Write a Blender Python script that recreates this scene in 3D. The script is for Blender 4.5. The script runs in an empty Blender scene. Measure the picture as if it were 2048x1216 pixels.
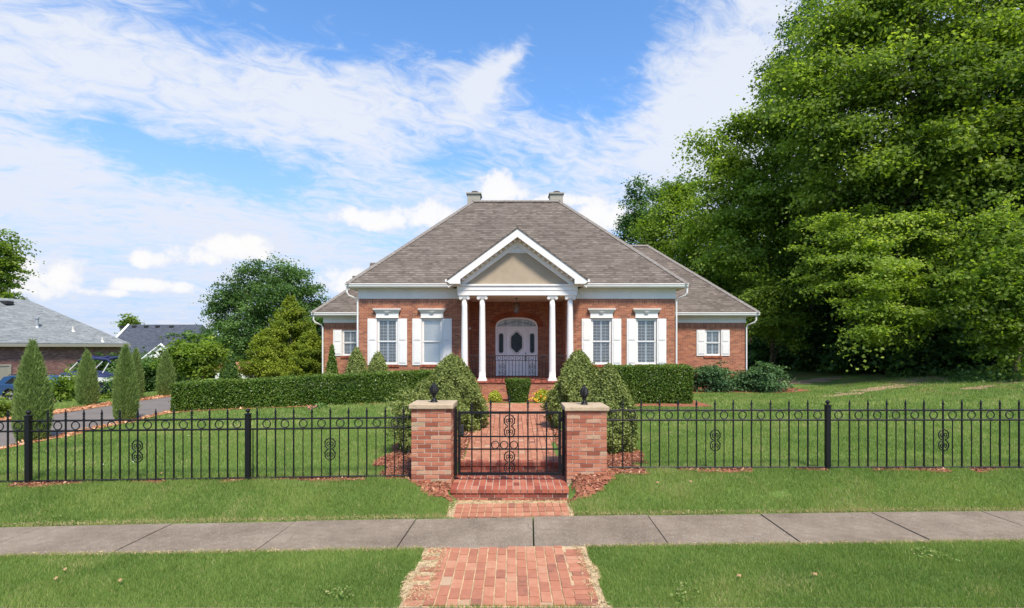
import bpy, math, random
import numpy as np
from math import pi, sin, cos, tan, atan, radians, sqrt, exp
random.seed(7)
RNG = np.random.default_rng(11)
SC = bpy.context.scene
COL = SC.collection
F = 1100.0; HY = 695.0; ZC = 2.30          # focal length in photo pixels, horizon row, eye height

# ------------------------------------------------------------------ camera
cam = bpy.data.cameras.new('camera'); camo = bpy.data.objects.new('camera', cam); COL.objects.link(camo)
camo.location = (0, 0, ZC); camo.rotation_euler = (radians(90), 0, 0)
cam.sensor_width = 36; cam.lens = 36 * F / 2048; cam.shift_y = (HY - 608) / 2048
cam.clip_start = 0.1; cam.clip_end = 3000
SC.camera = camo
SC.view_settings.view_transform = 'Standard'; SC.view_settings.look = 'None'
SC.view_settings.exposure = 1.25; SC.view_settings.gamma = 1

# ------------------------------------------------------------------ sun and sky
SUN = (0.24, -0.60, 0.95)
sl = sqrt(sum(c * c for c in SUN)); SUN = tuple(c / sl for c in SUN)
sun = bpy.data.lights.new('sun', 'SUN'); sun.energy = 2.55; sun.angle = radians(9); sun.color = (1.0, 0.91, 0.77)
suno = bpy.data.objects.new('sun', sun); COL.objects.link(suno); suno.location = (10, -10, 30)
from mathutils import Vector, Matrix
suno.rotation_euler = Vector(SUN).to_track_quat('Z', 'Y').to_euler()

class NT:
    """small helper for node trees"""
    def __init__(s, tree): s.t = tree; s.n = tree.nodes; s.l = tree.links
    def new(s, typ, **kw):
        n = s.n.new(typ)
        for k, v in kw.items(): setattr(n, k, v)
        return n
    def put(s, sock, v):
        if hasattr(v, 'is_output') or isinstance(v, bpy.types.NodeSocket): s.l.new(v, sock)
        elif isinstance(v, bpy.types.Node): s.l.new(v.outputs[0], sock)
        else: sock.default_value = v
    def m(s, op, a, b=None, c=None, clamp=False):
        n = s.new('ShaderNodeMath', operation=op, use_clamp=clamp)
        s.put(n.inputs[0], a)
        if b is not None: s.put(n.inputs[1], b)
        if c is not None: s.put(n.inputs[2], c)
        return n.outputs[0]
    def mix(s, f, a, b, blend='MIX'):
        n = s.new('ShaderNodeMix', data_type='RGBA', blend_type=blend)
        s.put(n.inputs[0], f); s.put(n.inputs[6], a); s.put(n.inputs[7], b)
        return n.outputs[2]
    def noise(s, vec, scale, detail=4, rough=.5, dist=0, w=None):
        n = s.new('ShaderNodeTexNoise')
        if vec is not None: s.l.new(vec, n.inputs['Vector'])
        n.inputs['Scale'].default_value = scale; n.inputs['Detail'].default_value = detail
        n.inputs['Roughness'].default_value = rough; n.inputs['Distortion'].default_value = dist
        return n
    def ss(s, v, a, b, o0=0., o1=1.):
        n = s.new('ShaderNodeMapRange', interpolation_type='SMOOTHSTEP')
        s.put(n.inputs[0], v); n.inputs[1].default_value = a; n.inputs[2].default_value = b
        n.inputs[3].default_value = o0; n.inputs[4].default_value = o1
        return n.outputs[0]
    def ramp(s, v, stops, interp='LINEAR'):
        n = s.new('ShaderNodeValToRGB'); s.put(n.inputs[0], v); r = n.color_ramp; r.interpolation = interp
        while len(r.elements) < len(stops): r.elements.new(0.5)
        for e, (p, c) in zip(r.elements, stops): e.position = p; e.color = (*c, 1)
        return n.outputs[0]
    def xyz(s, x, y, z):
        n = s.new('ShaderNodeCombineXYZ')
        for i, v in enumerate((x, y, z)): s.put(n.inputs[i], v)
        return n.outputs[0]

def build_world():
    w = bpy.data.worlds.new("World"); SC.world = w; w.use_nodes = True
    w.node_tree.nodes.clear(); T = NT(w.node_tree)
    sky = T.new('ShaderNodeTexSky', sky_type='NISHITA', sun_disc=False)
    sky.sun_elevation = math.asin(SUN[2]); sky.sun_rotation = math.atan2(SUN[0], SUN[1])
    sky.air_density = 1.0; sky.dust_density = 0.6; sky.ozone_density = 1.6
    tc = T.new('ShaderNodeTexCoord'); sep = T.new('ShaderNodeSeparateXYZ'); T.l.new(tc.outputs['Generated'], sep.inputs[0])
    X, Y, Z = sep.outputs
    az = T.m('ARCTAN2', X, Y); el = T.m('ARCSINE', Z)
    # gentle warp of the cloud positions
    wn = T.noise(tc.outputs['Generated'], 5.0, 5, .6); ws = T.new('ShaderNodeSeparateColor'); T.l.new(wn.outputs['Color'], ws.inputs[0])
    azw = T.m('ADD', az, T.m('MULTIPLY', T.m('SUBTRACT', ws.outputs[0], .5), .22))
    elw = T.m('ADD', el, T.m('MULTIPLY', T.m('SUBTRACT', ws.outputs[1], .5), .14))
    def ae(px, py):
        dx = px - 1024
        return atan(dx / F), atan((HY - py) / sqrt(F * F + dx * dx))
    def blob(A, E, px, py, sx, sy, rot=0, power=True):
        a, e = ae(px, py); dx = T.m('SUBTRACT', A, a); dy = T.m('SUBTRACT', E, e)
        c, s_ = cos(radians(rot)), sin(radians(rot))
        u = T.m('DIVIDE', T.m('ADD', T.m('MULTIPLY', dx, c), T.m('MULTIPLY', dy, s_)), sx / F)
        v = T.m('DIVIDE', T.m('SUBTRACT', T.m('MULTIPLY', dy, c), T.m('MULTIPLY', dx, s_)), sy / F)
        r2 = T.m('ADD', T.m('MULTIPLY', u, u), T.m('MULTIPLY', v, v))
        return T.m('EXPONENT', T.m('MULTIPLY', r2, -1.0)) if power else T.m('SUBTRACT', 1.0, r2)
    # high thin cloud: streaky noise on a far flat layer
    den = T.m('ADD', T.m('MAXIMUM', Z, 0.0), .22)
    cx = T.m('DIVIDE', X, den); cy = T.m('DIVIDE', Y, den)
    c0, s0 = cos(radians(28)), sin(radians(28))
    u = T.m('ADD', T.m('MULTIPLY', cx, c0), T.m('MULTIPLY', cy, s0)); v = T.m('SUBTRACT', T.m('MULTIPLY', cy, c0), T.m('MULTIPLY', cx, s0))
    n1 = T.noise(T.xyz(T.m('MULTIPLY', u, .55), T.m('MULTIPLY', v, 1.5), 0.0), 2.1, 9, .62, .5)
    n2 = T.noise(T.xyz(T.m('MULTIPLY', u, 2.2), T.m('MULTIPLY', v, 3.4), 3.0), 4.5, 8, .66, .9)
    cir = T.m('ADD', T.m('MULTIPLY', n1.outputs[0], .95), T.m('MULTIPLY', n2.outputs[0], 1.05))
    pos = [(700, 215, 330, 95, 6, .34), (1010, 150, 140, 40, 32, .30), (120, 150, 260, 105, 0, .26), (700, 320, 230, 50, -8, .22),
           (1470, 150, 170, 190, 30, .34), (1330, 320, 330, 85, 5, .30), (250, 430, 420, 60, 0, .26), (110, 315, 150, 30, -10, .42), (1030, 135, 90, 26, 38, .35), (620, 640, 1400, 170, 0, .16),
           (1900, 200, 300, 300, 0, .3), (-700, 200, 500, 250, 0, .2)]
    neg = [(930, 45, 330, 60, 0, .42), (1225, 110, 120, 95, 25, .42), (400, 335, 190, 48, 5, .50), (40, 250, 200, 30, 0, .20), (560, 10, 150, 40, 0, .2),
           (870, 350, 110, 35, 0, .22), (180, 380, 120, 28, 0, .16), (1750, 60, 120, 80, 0, .2)]
    b = 0.0
    for (px, py, sx, sy, r, a) in pos: b = T.m('ADD', b, T.m('MULTIPLY', blob(azw, elw, px, py, sx, sy, r), a))
    for (px, py, sx, sy, r, a) in neg: b = T.m('SUBTRACT', b, T.m('MULTIPLY', blob(azw, elw, px, py, sx, sy, r), a))
    cirm = T.ss(T.m('ADD', cir, b), .84, 1.46, 0, .93)
    # heaped clouds near the skyline
    cum = None
    pn = T.noise(tc.outputs['Generated'], 16.0, 7, .6); pc = T.m('MULTIPLY', T.m('SUBTRACT', pn.outputs[0], .5), 4.4)
    wn2 = T.noise(tc.outputs['Generated'], 7.0, 3, .5)
    for (px, py, sx, sy) in [(460, 493, 105, 30), (390, 505, 60, 22), (295, 516, 42, 18), (745, 440, 80, 24), (880, 428, 90, 32), (1010, 385, 75, 42), (1215, 432, 62, 42),
                             (100, 548, 62, 38), (285, 572, 78, 14), (215, 585, 50, 10), (700, 560, 62, 34), (60, 580, 50, 22), (1120, 400, 80, 14)]:
        a, e = ae(px, py)
        q = blob(az, el, px, py, sx, sy, 0, False)
        cum = q if cum is None else T.m('MAXIMUM', cum, q)
    cumv = T.m('ADD', cum, pc)
    cumm = T.ss(cumv, -.05, .75)
    cumb = T.ss(T.m('ADD', cumv, T.m('MULTIPLY', wn2.outputs[0], .3)), .2, 1.2)
    blue = T.mix(1.0, sky.outputs[0], (.66, .92, 1.14, 1), 'MULTIPLY')
    low = T.ss(el, .0, .42, 1, 0)
    base = T.mix(T.m('MULTIPLY', low, .88), blue, (2.05, 2.50, 3.75, 1))
    white = T.mix(low, (3.55, 3.7, 4.05, 1), (3.25, 3.45, 3.95, 1))
    c1 = T.mix(cirm, base, white)
    ccol = T.mix(cumb, (3.3, 3.5, 4.0, 1), (4.25, 4.2, 4.15, 1))
    c2 = T.mix(T.m('MULTIPLY', cumm, .93), c1, ccol)
    bg = T.new('ShaderNodeBackground'); T.l.new(c2, bg.inputs[0]); bg.inputs[1].default_value = 0.10
    out = T.new('ShaderNodeOutputWorld'); T.l.new(bg.outputs[0], out.inputs[0])
build_world()

# ------------------------------------------------------------------ materials
def newmat(name):
    m = bpy.data.materials.new(name); m.use_nodes = True; m.node_tree.nodes.clear(); T = NT(m.node_tree)
    out = T.new('ShaderNodeOutputMaterial'); b = T.new('ShaderNodeBsdfPrincipled'); T.l.new(b.outputs[0], out.inputs[0])
    return m, T, b, out
def bump(T, b, h, strength=.3, dist=.01):
    n = T.new('ShaderNodeBump'); n.inputs['Strength'].default_value = strength; n.inputs['Distance'].default_value = dist
    T.l.new(h, n.inputs['Height']); T.l.new(n.outputs[0], b.inputs['Normal'])
def M_plain(name, col, rough=.6, var=.12, scale=6, bmp=0.0, metal=0, spec=.5, bscale=None):
    m, T, b, o = newmat(name); tc = T.new('ShaderNodeTexCoord')
    n = T.noise(tc.outputs['Object'], scale, 6, .6)
    f = T.ss(n.outputs[0], .25, .75)
    c = T.mix(f, tuple(x * (1 - var) for x in col) + (1,), tuple(min(1, x * (1 + var)) for x in col) + (1,))
    T.l.new(c, b.inputs['Base Color']); b.inputs['Roughness'].default_value = rough
    b.inputs['Metallic'].default_value = metal; b.inputs['Specular IOR Level'].default_value = spec
    if bmp:
        n2 = T.noise(tc.outputs['Object'], bscale or scale * 6, 6, .6); bump(T, b, n2.outputs[0], bmp, .01)
    return m
def M_brick(name, cols, mortar, bw=.203, rh=.0677, ms=.010, stain=.25, off=.5, bmp=.5):
    m, T, b, o = newmat(name); tc = T.new('ShaderNodeTexCoord'); uv = tc.outputs['UV']
    br = T.new('ShaderNodeTexBrick'); T.l.new(uv, br.inputs['Vector']); br.offset = off
    br.inputs['Scale'].default_value = 1; br.inputs['Mortar Size'].default_value = ms / 2 * 1.0; br.inputs['Mortar Smooth'].default_value = .2
    br.inputs['Brick Width'].default_value = bw; br.inputs['Row Height'].default_value = rh
    br.inputs['Color1'].default_value = (0, 0, 0, 1); br.inputs['Color2'].default_value = (1, 1, 1, 1); br.inputs['Mortar'].default_value = (.5, .5, .5, 1)
    col = T.ramp(br.outputs['Color'], cols)
    n = T.noise(tc.outputs['Object'], .8, 5, .6); n2 = T.noise(tc.outputs['Object'], 60, 4, .6)
    col = T.mix(T.m('MULTIPLY', T.ss(n.outputs[0], .35, .8), stain), col, tuple(c * .55 for c in cols[0][1]) + (1,))
    col = T.mix(T.m('MULTIPLY', n2.outputs[0], .25), col, tuple(mortar) + (1,))
    fac = br.outputs['Fac']
    col = T.mix(fac, col, tuple(mortar) + (1,))
    T.l.new(col, b.inputs['Base Color']); b.inputs['Roughness'].default_value = .85; b.inputs['Specular IOR Level'].default_value = .25
    h = T.m('SUBTRACT', T.m('MULTIPLY', n2.outputs[0], .3), fac); bump(T, b, h, bmp, .006)
    return m
def M_shingle(name, cols, rh=.145, bw=.17):
    m, T, b, o = newmat(name); tc = T.new('ShaderNodeTexCoord'); uv = tc.outputs['UV']
    def bt(w, h, off, ms):
        br = T.new('ShaderNodeTexBrick'); T.l.new(uv, br.inputs['Vector']); br.offset = off; br.offset_frequency = 2
        br.inputs['Scale'].default_value = 1; br.inputs['Mortar Size'].default_value = ms; br.inputs['Mortar Smooth'].default_value = .1
        br.inputs['Brick Width'].default_value = w; br.inputs['Row Height'].default_value = h
        br.inputs['Color1'].default_value = (0, 0, 0, 1); br.inputs['Color2'].default_value = (1, 1, 1, 1); br.inputs['Mortar'].default_value = (.4, .4, .4, 1)
        return br
    b1 = bt(bw, rh, .37, .002); b2 = bt(bw * 2.7, rh, .61, .002)
    v = T.m('ADD', T.m('MULTIPLY', b1.outputs['Color'], .55), T.m('MULTIPLY', b2.outputs['Color'], .45))
    n = T.noise(tc.outputs['Object'], .9, 6, .65); n2 = T.noise(tc.outputs['Object'], 45, 5, .7)
    v = T.m('ADD', v, T.m('MULTIPLY', T.m('SUBTRACT', n2.outputs[0], .5), .5))
    col = T.ramp(v, cols)
    # dark band at each course's butt edge paints its shadow line into the colour
    sp = T.new('ShaderNodeSeparateXYZ'); T.l.new(uv, sp.inputs[0])
    fr = T.m('FRACT', T.m('DIVIDE', sp.outputs[1], rh))
    edge = T.m('MULTIPLY', T.ss(fr, .0, .45, 1, 0), T.ss(b1.outputs['Color'], .25, .5, .25, 1))
    col = T.mix(T.m('MULTIPLY', edge, .8), col, tuple(c * .40 for c in cols[0][1]) + (1,))
    col = T.mix(T.m('MULTIPLY', T.ss(n.outputs[0], .4, .8), .22), col, tuple(c * .75 for c in cols[0][1]) + (1,))
    T.l.new(col, b.inputs['Base Color']); b.inputs['Roughness'].default_value = .95; b.inputs['Specular IOR Level'].default_value = .15
    bump(T, b, T.m('ADD', T.m('MULTIPLY', fr, -1), T.m('MULTIPLY', b1.outputs['Color'], .5)), .5, .012)
    return m
def M_tint(name, stops, rough=.8, nscale=30, namt=.2, spec=.3, bmp=0):
    m, T, b, o = newmat(name); at = T.new('ShaderNodeAttribute', attribute_name='tint'); tc = T.new('ShaderNodeTexCoord')
    n = T.noise(tc.outputs['Object'], nscale, 5, .65)
    v = T.m('ADD', at.outputs['Fac'], T.m('MULTIPLY', T.m('SUBTRACT', n.outputs[0], .5), namt * 2))
    T.l.new(T.ramp(v, stops), b.inputs['Base Color']); b.inputs['Roughness'].default_value = rough; b.inputs['Specular IOR Level'].default_value = spec
    if bmp: bump(T, b, n.outputs[0], bmp, .006)
    return m
def M_leaf(name, stops, trans=.35, rough=.55):
    m, T, b, o = newmat(name); at = T.new('ShaderNodeAttribute', attribute_name='tint')
    c = T.ramp(at.outputs['Fac'], stops)
    T.l.new(c, b.inputs['Base Color']); b.inputs['Roughness'].default_value = rough; b.inputs['Specular IOR Level'].default_value = .25
    tr = T.new('ShaderNodeBsdfTranslucent'); c2 = T.mix(1.0, c, (1.25, 1.35, .55, 1), 'MULTIPLY'); T.l.new(c2, tr.inputs[0])
    mx = T.new('ShaderNodeMixShader'); mx.inputs[0].default_value = trans
    T.l.new(b.outputs[0], mx.inputs[1]); T.l.new(tr.outputs[0], mx.inputs[2]); T.l.new(mx.outputs[0], o.inputs[0])
    return m
def M_glass(name, tint=(.8, .9, .9), refl=.12):
    m, T, b, o = newmat(name)
    tr = T.new('ShaderNodeBsdfTransparent'); tr.inputs[0].default_value = (*tint, 1)
    gl = T.new('ShaderNodeBsdfGlossy'); gl.inputs['Roughness'].default_value = .03
    fr = T.new('ShaderNodeFresnel'); fr.inputs[0].default_value = 1.5
    mx = T.new('ShaderNodeMixShader'); T.l.new(T.m('MULTIPLY_ADD', fr.outputs[0], .8, refl, clamp=True), mx.inputs[0]); T.l.new(tr.outputs[0], mx.inputs[1]); T.l.new(gl.outputs[0], mx.inputs[2])
    T.l.new(mx.outputs[0], o.inputs[0]); return m

MAT = {}
RB = [(0, (.19, .056, .030)), (.35, (.30, .085, .042)), (.7, (.37, .120, .056)), (1, (.43, .17, .085))]
MAT['brick'] = M_brick('house_brick', RB, (.39, .27, .195), stain=.15)
MAT['brick_soldier'] = M_brick('soldier_brick', RB, (.38, .29, .23), bw=.0677, rh=.21, off=0)
MAT['brick_n'] = M_brick('neighbour_brick', [(0, (.13, .05, .045)), (.5, (.22, .085, .07)), (1, (.32, .16, .13))], (.30, .22, .20), bw=.23, rh=.08)
MAT['shingle'] = M_shingle('taupe_shingle', [(0, (.090, .072, .060)), (.35, (.130, .106, .089)), (.7, (.170, .140, .119)), (1, (.215, .18, .154))])
MAT['shingle_cap'] = M_plain('ridge_shingle', (.20, .175, .155), .95, .2, 8)
MAT['shingle_n'] = M_shingle('grey_shingle', [(0, (.15, .16, .165)), (.5, (.23, .245, .25)), (1, (.32, .33, .33))])
MAT['shingle_d'] = M_shingle('charcoal_shingle', [(0, (.045, .052, .068)), (.5, (.075, .085, .11)), (1, (.11, .125, .155))])
MAT['shingle_r'] = M_shingle('red_shingle', [(0, (.33, .12, .08)), (.5, (.42, .17, .12)), (1, (.5, .24, .18))])
MAT['white'] = M_plain('white_paint', (.73, .71, .68), .55, .06, 1.7)
MAT['blind'] = M_plain('blind_paint', (.86, .86, .84), .5, .02, 3)
MAT['white_old'] = M_plain('offwhite_paint', (.62, .60, .55), .6, .08, 2)
MAT['ceiling'] = M_plain('porch_ceiling_paint', (.68, .64, .58), .7, .05, 2)
MAT['stucco'] = M_plain('tan_stucco', (.36, .29, .21), .95, .08, 2.5, .6, bscale=60)
MAT['cream'] = M_plain('cream_trim', (.33, .30, .245), .6, .05)
MAT['iron'] = M_plain('black_iron', (.005, .005, .006), .5, .3, 30, .12, spec=.35)
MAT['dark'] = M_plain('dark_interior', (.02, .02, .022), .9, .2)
MAT['glass'] = M_glass('window_glass', (.97, .98, .98), -.015)
MAT['stone_cap'] = M_plain('cast_stone', (.42, .32, .21), .9, .22, 5, .8, bscale=50)
MAT['leaded'] = M_tint('leaded_glass', [(0, (.006, .010, .012)), (.45, (.018, .028, .032)), (.8, (.06, .08, .085)), (1, (.16, .2, .2))], .35, 24, .8, .3)
MAT['leaded_light'] = M_tint('leaded_fanlight', [(0, (.22, .26, .26)), (.5, (.36, .41, .41)), (1, (.5, .55, .55))], .2, 20, .5, .6)
MAT['brass'] = M_plain('aged_brass', (.10, .09, .07), .4, .1, metal=.7)
MAT['silver'] = M_plain('galvanised', (.5, .5, .5), .4, .1, metal=.6)
MAT['black_plastic'] = M_plain('black_plastic', (.02, .02, .02), .5, .1)
MAT['rubber'] = M_plain('tyre_rubber', (.015, .015, .015), .8, .1)
MAT['car_paint'] = M_plain('blue_car_paint', (.022, .066, .16), .22, .03, 2, spec=.8)
MAT['navy'] = M_plain('navy_gelcoat', (.010, .015, .05), .25, .05, 2, spec=.6)
MAT['canvas'] = M_plain('navy_canvas', (.018, .026, .085), .9, .15)
MAT['red_lens'] = M_plain('red_lens', (.45, .01, .015), .2, .05)
MAT['car_glass'] = M_plain('tinted_glass', (.015, .02, .025), .08, .05, spec=.8)
MAT['bark'] = M_plain('bark', (.11, .085, .06), .95, .35, 5, .8, bscale=14)
MAT['bark_pale'] = M_plain('pale_bark', (.24, .20, .15), .95, .3, 6, .6, bscale=18)
PB = [(0, (.18, .09, .07)), (.2, (.31, .125, .080)), (.5, (.40, .165, .100)), (.75, (.45, .215, .135)), (.9, (.42, .26, .165)), (1, (.42, .29, .19))]
MAT['paver'] = M_tint('paver_brick', PB, .9, 14, .34, .2, .5)
MAT['pillar_brick'] = M_tint('pillar_brick', [(0, (.24, .075, .045)), (.35, (.37, .125, .072)), (.7, (.44, .19, .115)), (.9, (.47, .29, .19)), (1, (.34, .25, .15))], .9, 9, .30, .2, .6)
MAT['step_brick'] = M_tint('step_brick', [(0, (.10, .035, .025)), (.4, (.27, .07, .045)), (.8, (.37, .115, .07)), (1, (.42, .18, .12))], .85, 18, .2, .25, .6)
MAT['arch_brick'] = M_tint('arch_brick', RB, .9, 22, .1, .2, .4)
MAT['mortar'] = M_plain('mortar', (.46, .38, .30), .95, .15, 20, .4)
MAT['sand'] = M_plain('joint_sand', (.46, .34, .20), .98, .3, 9, .5)
MAT['soil'] = M_plain('bare_soil', (.30, .20, .12), .98, .35, 3, .5)
MAT['asphalt'] = M_plain('worn_asphalt', (.15, .127, .112), .95, .15, 1.5, .4, bscale=80)
MAT['road'] = M_plain('road_asphalt', (.07, .07, .07), .95, .15, 2, .4, bscale=80)
MAT['mulch_r'] = M_tint('red_mulch', [(0, (.12, .05, .035)), (.35, (.27, .10, .06)), (.75, (.42, .18, .11)), (1, (.52, .33, .22))], .95, 25, .35, .1, .8)
MAT['mulch_o'] = M_tint('orange_mulch', [(0, (.22, .10, .05)), (.4, (.46, .22, .11)), (.8, (.60, .33, .18)), (1, (.70, .48, .30))], .95, 25, .35, .1, .8)
MAT['grass'] = M_leaf('grass_blades', [(0, (.105, .175, .040)), (.35, (.200, .290, .072)), (.7, (.290, .365, .105)), (.88, (.38, .40, .15)), (1, (.50, .42, .23))], .45, .6)
MAT['straw'] = M_tint('dry_grass', [(0, (.26, .17, .08)), (.5, (.46, .34, .18)), (1, (.60, .48, .28))], .95, 20, .2, .1)
MAT['clover'] = M_plain('clover_white', (.8, .78, .7), .8, .1)
MAT['leaf_litter'] = M_tint('fallen_leaf', [(0, (.22, .11, .05)), (1, (.42, .27, .14))], .8, 20, .2)
G = lambda a, b, c, d, t=.35: [(0, a), (.4, b), (.75, c), (1, d)]
MAT['l_maple'] = M_leaf('maple_leaves', G((.065, .105, .014), (.150, .225, .032), (.25, .34, .052), (.40, .49, .10)), .55)
MAT['l_bright'] = M_leaf('bright_leaves', G((.075, .120, .014), (.175, .26, .034), (.29, .39, .06), (.45, .53, .13)), .55)
MAT['l_dark'] = M_leaf('dark_leaves', G((.020, .055, .016), (.045, .105, .028), (.09, .18, .045), (.15, .25, .07)), .4)
MAT['l_mid'] = M_leaf('mid_leaves', G((.040, .085, .024), (.085, .165, .042), (.145, .245, .065), (.22, .33, .10)), .42)
MAT['l_cypress'] = M_leaf('cypress_leaves', G((.065, .100, .010), (.15, .21, .020), (.27, .33, .032), (.40, .44, .06)), .40)
MAT['l_juniper'] = M_leaf('juniper_needles', G((.095, .150, .045), (.20, .275, .085), (.30, .38, .13), (.43, .48, .20)), .38, .7)
MAT['l_hedge'] = M_leaf('hedge_leaves', G((.026, .058, .008), (.075, .14, .018), (.17, .24, .035), (.36, .42, .11)), .25, .35)
MAT['l_boxwood'] = M_leaf('arborvitae_leaves', G((.085, .115, .028), (.19, .23, .060), (.30, .34, .105), (.45, .47, .19)), .25, .7)
MAT['l_burning'] = M_leaf('burning_bush_leaves', G((.030, .070, .030), (.075, .15, .058), (.14, .235, .095), (.22, .32, .14)), .35)
MAT['l_lime'] = M_leaf('lime_leaves', G((.16, .20, .02), (.30, .34, .03), (.42, .45, .05), (.5, .5, .08)), .3)
MAT['f_orange'] = M_plain('orange_petals', (.75, .28, .02), .7, .2)
MAT['f_yellow'] = M_plain('yellow_petals', (.8, .55, .03), .7, .2)
MAT['f_red'] = M_plain('red_petals', (.62, .02, .04), .7, .2)
MAT['f_pink'] = M_plain('pink_petals', (.6, .18, .22), .7, .2)

def ground_material():
    m, T, b, o = newmat('lawn_ground'); tc = T.new('ShaderNodeTexCoord'); P = tc.outputs['Object']
    n1 = T.noise(P, .5, 6, .6); n2 = T.noise(P, 7, 8, .7); n3 = T.noise(P, 60, 6, .7)
    v = T.m('ADD', T.m('MULTIPLY', n1.outputs[0], .5), T.m('ADD', T.m('MULTIPLY', n2.outputs[0], .35), T.m('MULTIPLY', n3.outputs[0], .4)))
    c = T.ramp(v, [(.38, (.062, .108, .025)), (.58, (.102, .165, .038)), (.75, (.140, .208, .050)), (.92, (.21, .225, .08))])
    n4 = T.noise(P, .9, 5, .6); 
    sp = T.new('ShaderNodeSeparateXYZ'); T.l.new(P, sp.inputs[0])
    bare = T.m('MULTIPLY', T.m('MULTIPLY', T.ss(n4.outputs[0], .52, .66), T.ss(sp.outputs[0], 11.5, 15)), T.ss(sp.outputs[1], 15, 18))
    c = T.mix(T.m('MULTIPLY', bare, .8), c, (.25, .16, .085, 1))
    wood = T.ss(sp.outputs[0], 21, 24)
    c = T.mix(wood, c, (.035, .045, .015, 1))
    T.l.new(c, b.inputs['Base Color']); b.inputs['Roughness'].default_value = .95; b.inputs['Specular IOR Level'].default_value = .1
    bump(T, b, n3.outputs[0], .6, .03); return m
MAT['ground'] = ground_material()
def concrete():
    m, T, b, o = newmat('sidewalk_concrete'); tc = T.new('ShaderNodeTexCoord'); P = tc.outputs['Object']
    n1 = T.noise(P, 1.1, 6, .65); n2 = T.noise(P, 9, 7, .7); n3 = T.noise(P, 110, 4, .6)
    v = T.m('ADD', T.m('MULTIPLY', n1.outputs[0], .6), T.m('MULTIPLY', n2.outputs[0], .4))
    c = T.ramp(v, [(.34, (.125, .094, .067)), (.5, (.195, .150, .110)), (.64, (.265, .212, .160))])
    c = T.mix(T.m('MULTIPLY', T.ss(n3.outputs[0], .55, .68), .75), c, (.50, .46, .40, 1))
    vo = T.new('ShaderNodeTexVoronoi', feature='DISTANCE_TO_EDGE'); vo.inputs['Scale'].default_value = .9
    T.l.new(T.mix(.12, P, n2.outputs['Color']), vo.inputs['Vector'])
    c = T.mix(T.m('MULTIPLY', T.ss(vo.outputs[0], .0, .006, 1, 0), T.ss(n1.outputs[0], .5, .6, 0, .6)), c, (.06, .05, .045, 1))
    T.l.new(c, b.inputs['Base Color']); b.inputs['Roughness'].default_value = .92; b.inputs['Specular IOR Level'].default_value = .2
    bump(T, b, T.m('ADD', n3.outputs[0], n2.outputs[0]), .5, .004); return m
MAT['concrete'] = concrete()

# ------------------------------------------------------------------ object helpers
def tag(o, label=None, cat=None, group=None, kind=None):
    if label: o['label'] = label
    if cat: o['category'] = cat
    if group: o['group'] = group
    if kind: o['kind'] = kind
    return o
WO = {}
def worg(o):
    return WO[o.name] if o is not None else Vector((0, 0, 0))
def link(o, parent, org):
    COL.objects.link(o); org = Vector(org)
    if parent is not None: o.parent = parent; o.location = org - worg(parent)
    else: o.location = org
    WO[o.name] = org; return o
def thing(name, loc, label, cat, group=None):
    o = bpy.data.objects.new(name, None); o.empty_display_size = .2
    link(o, None, loc); return tag(o, label, cat, group)
def copy_tree(o, parent, loc):
    """loc = world origin of the copy"""
    c = o.copy(); COL.objects.link(c); c.parent = parent
    loc = Vector(loc); c.location = loc - worg(parent); WO[c.name] = loc
    for ch in [q for q in bpy.data.objects if q.parent == o]:
        copy_tree(ch, c, loc + ch.location)
    return c

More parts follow.
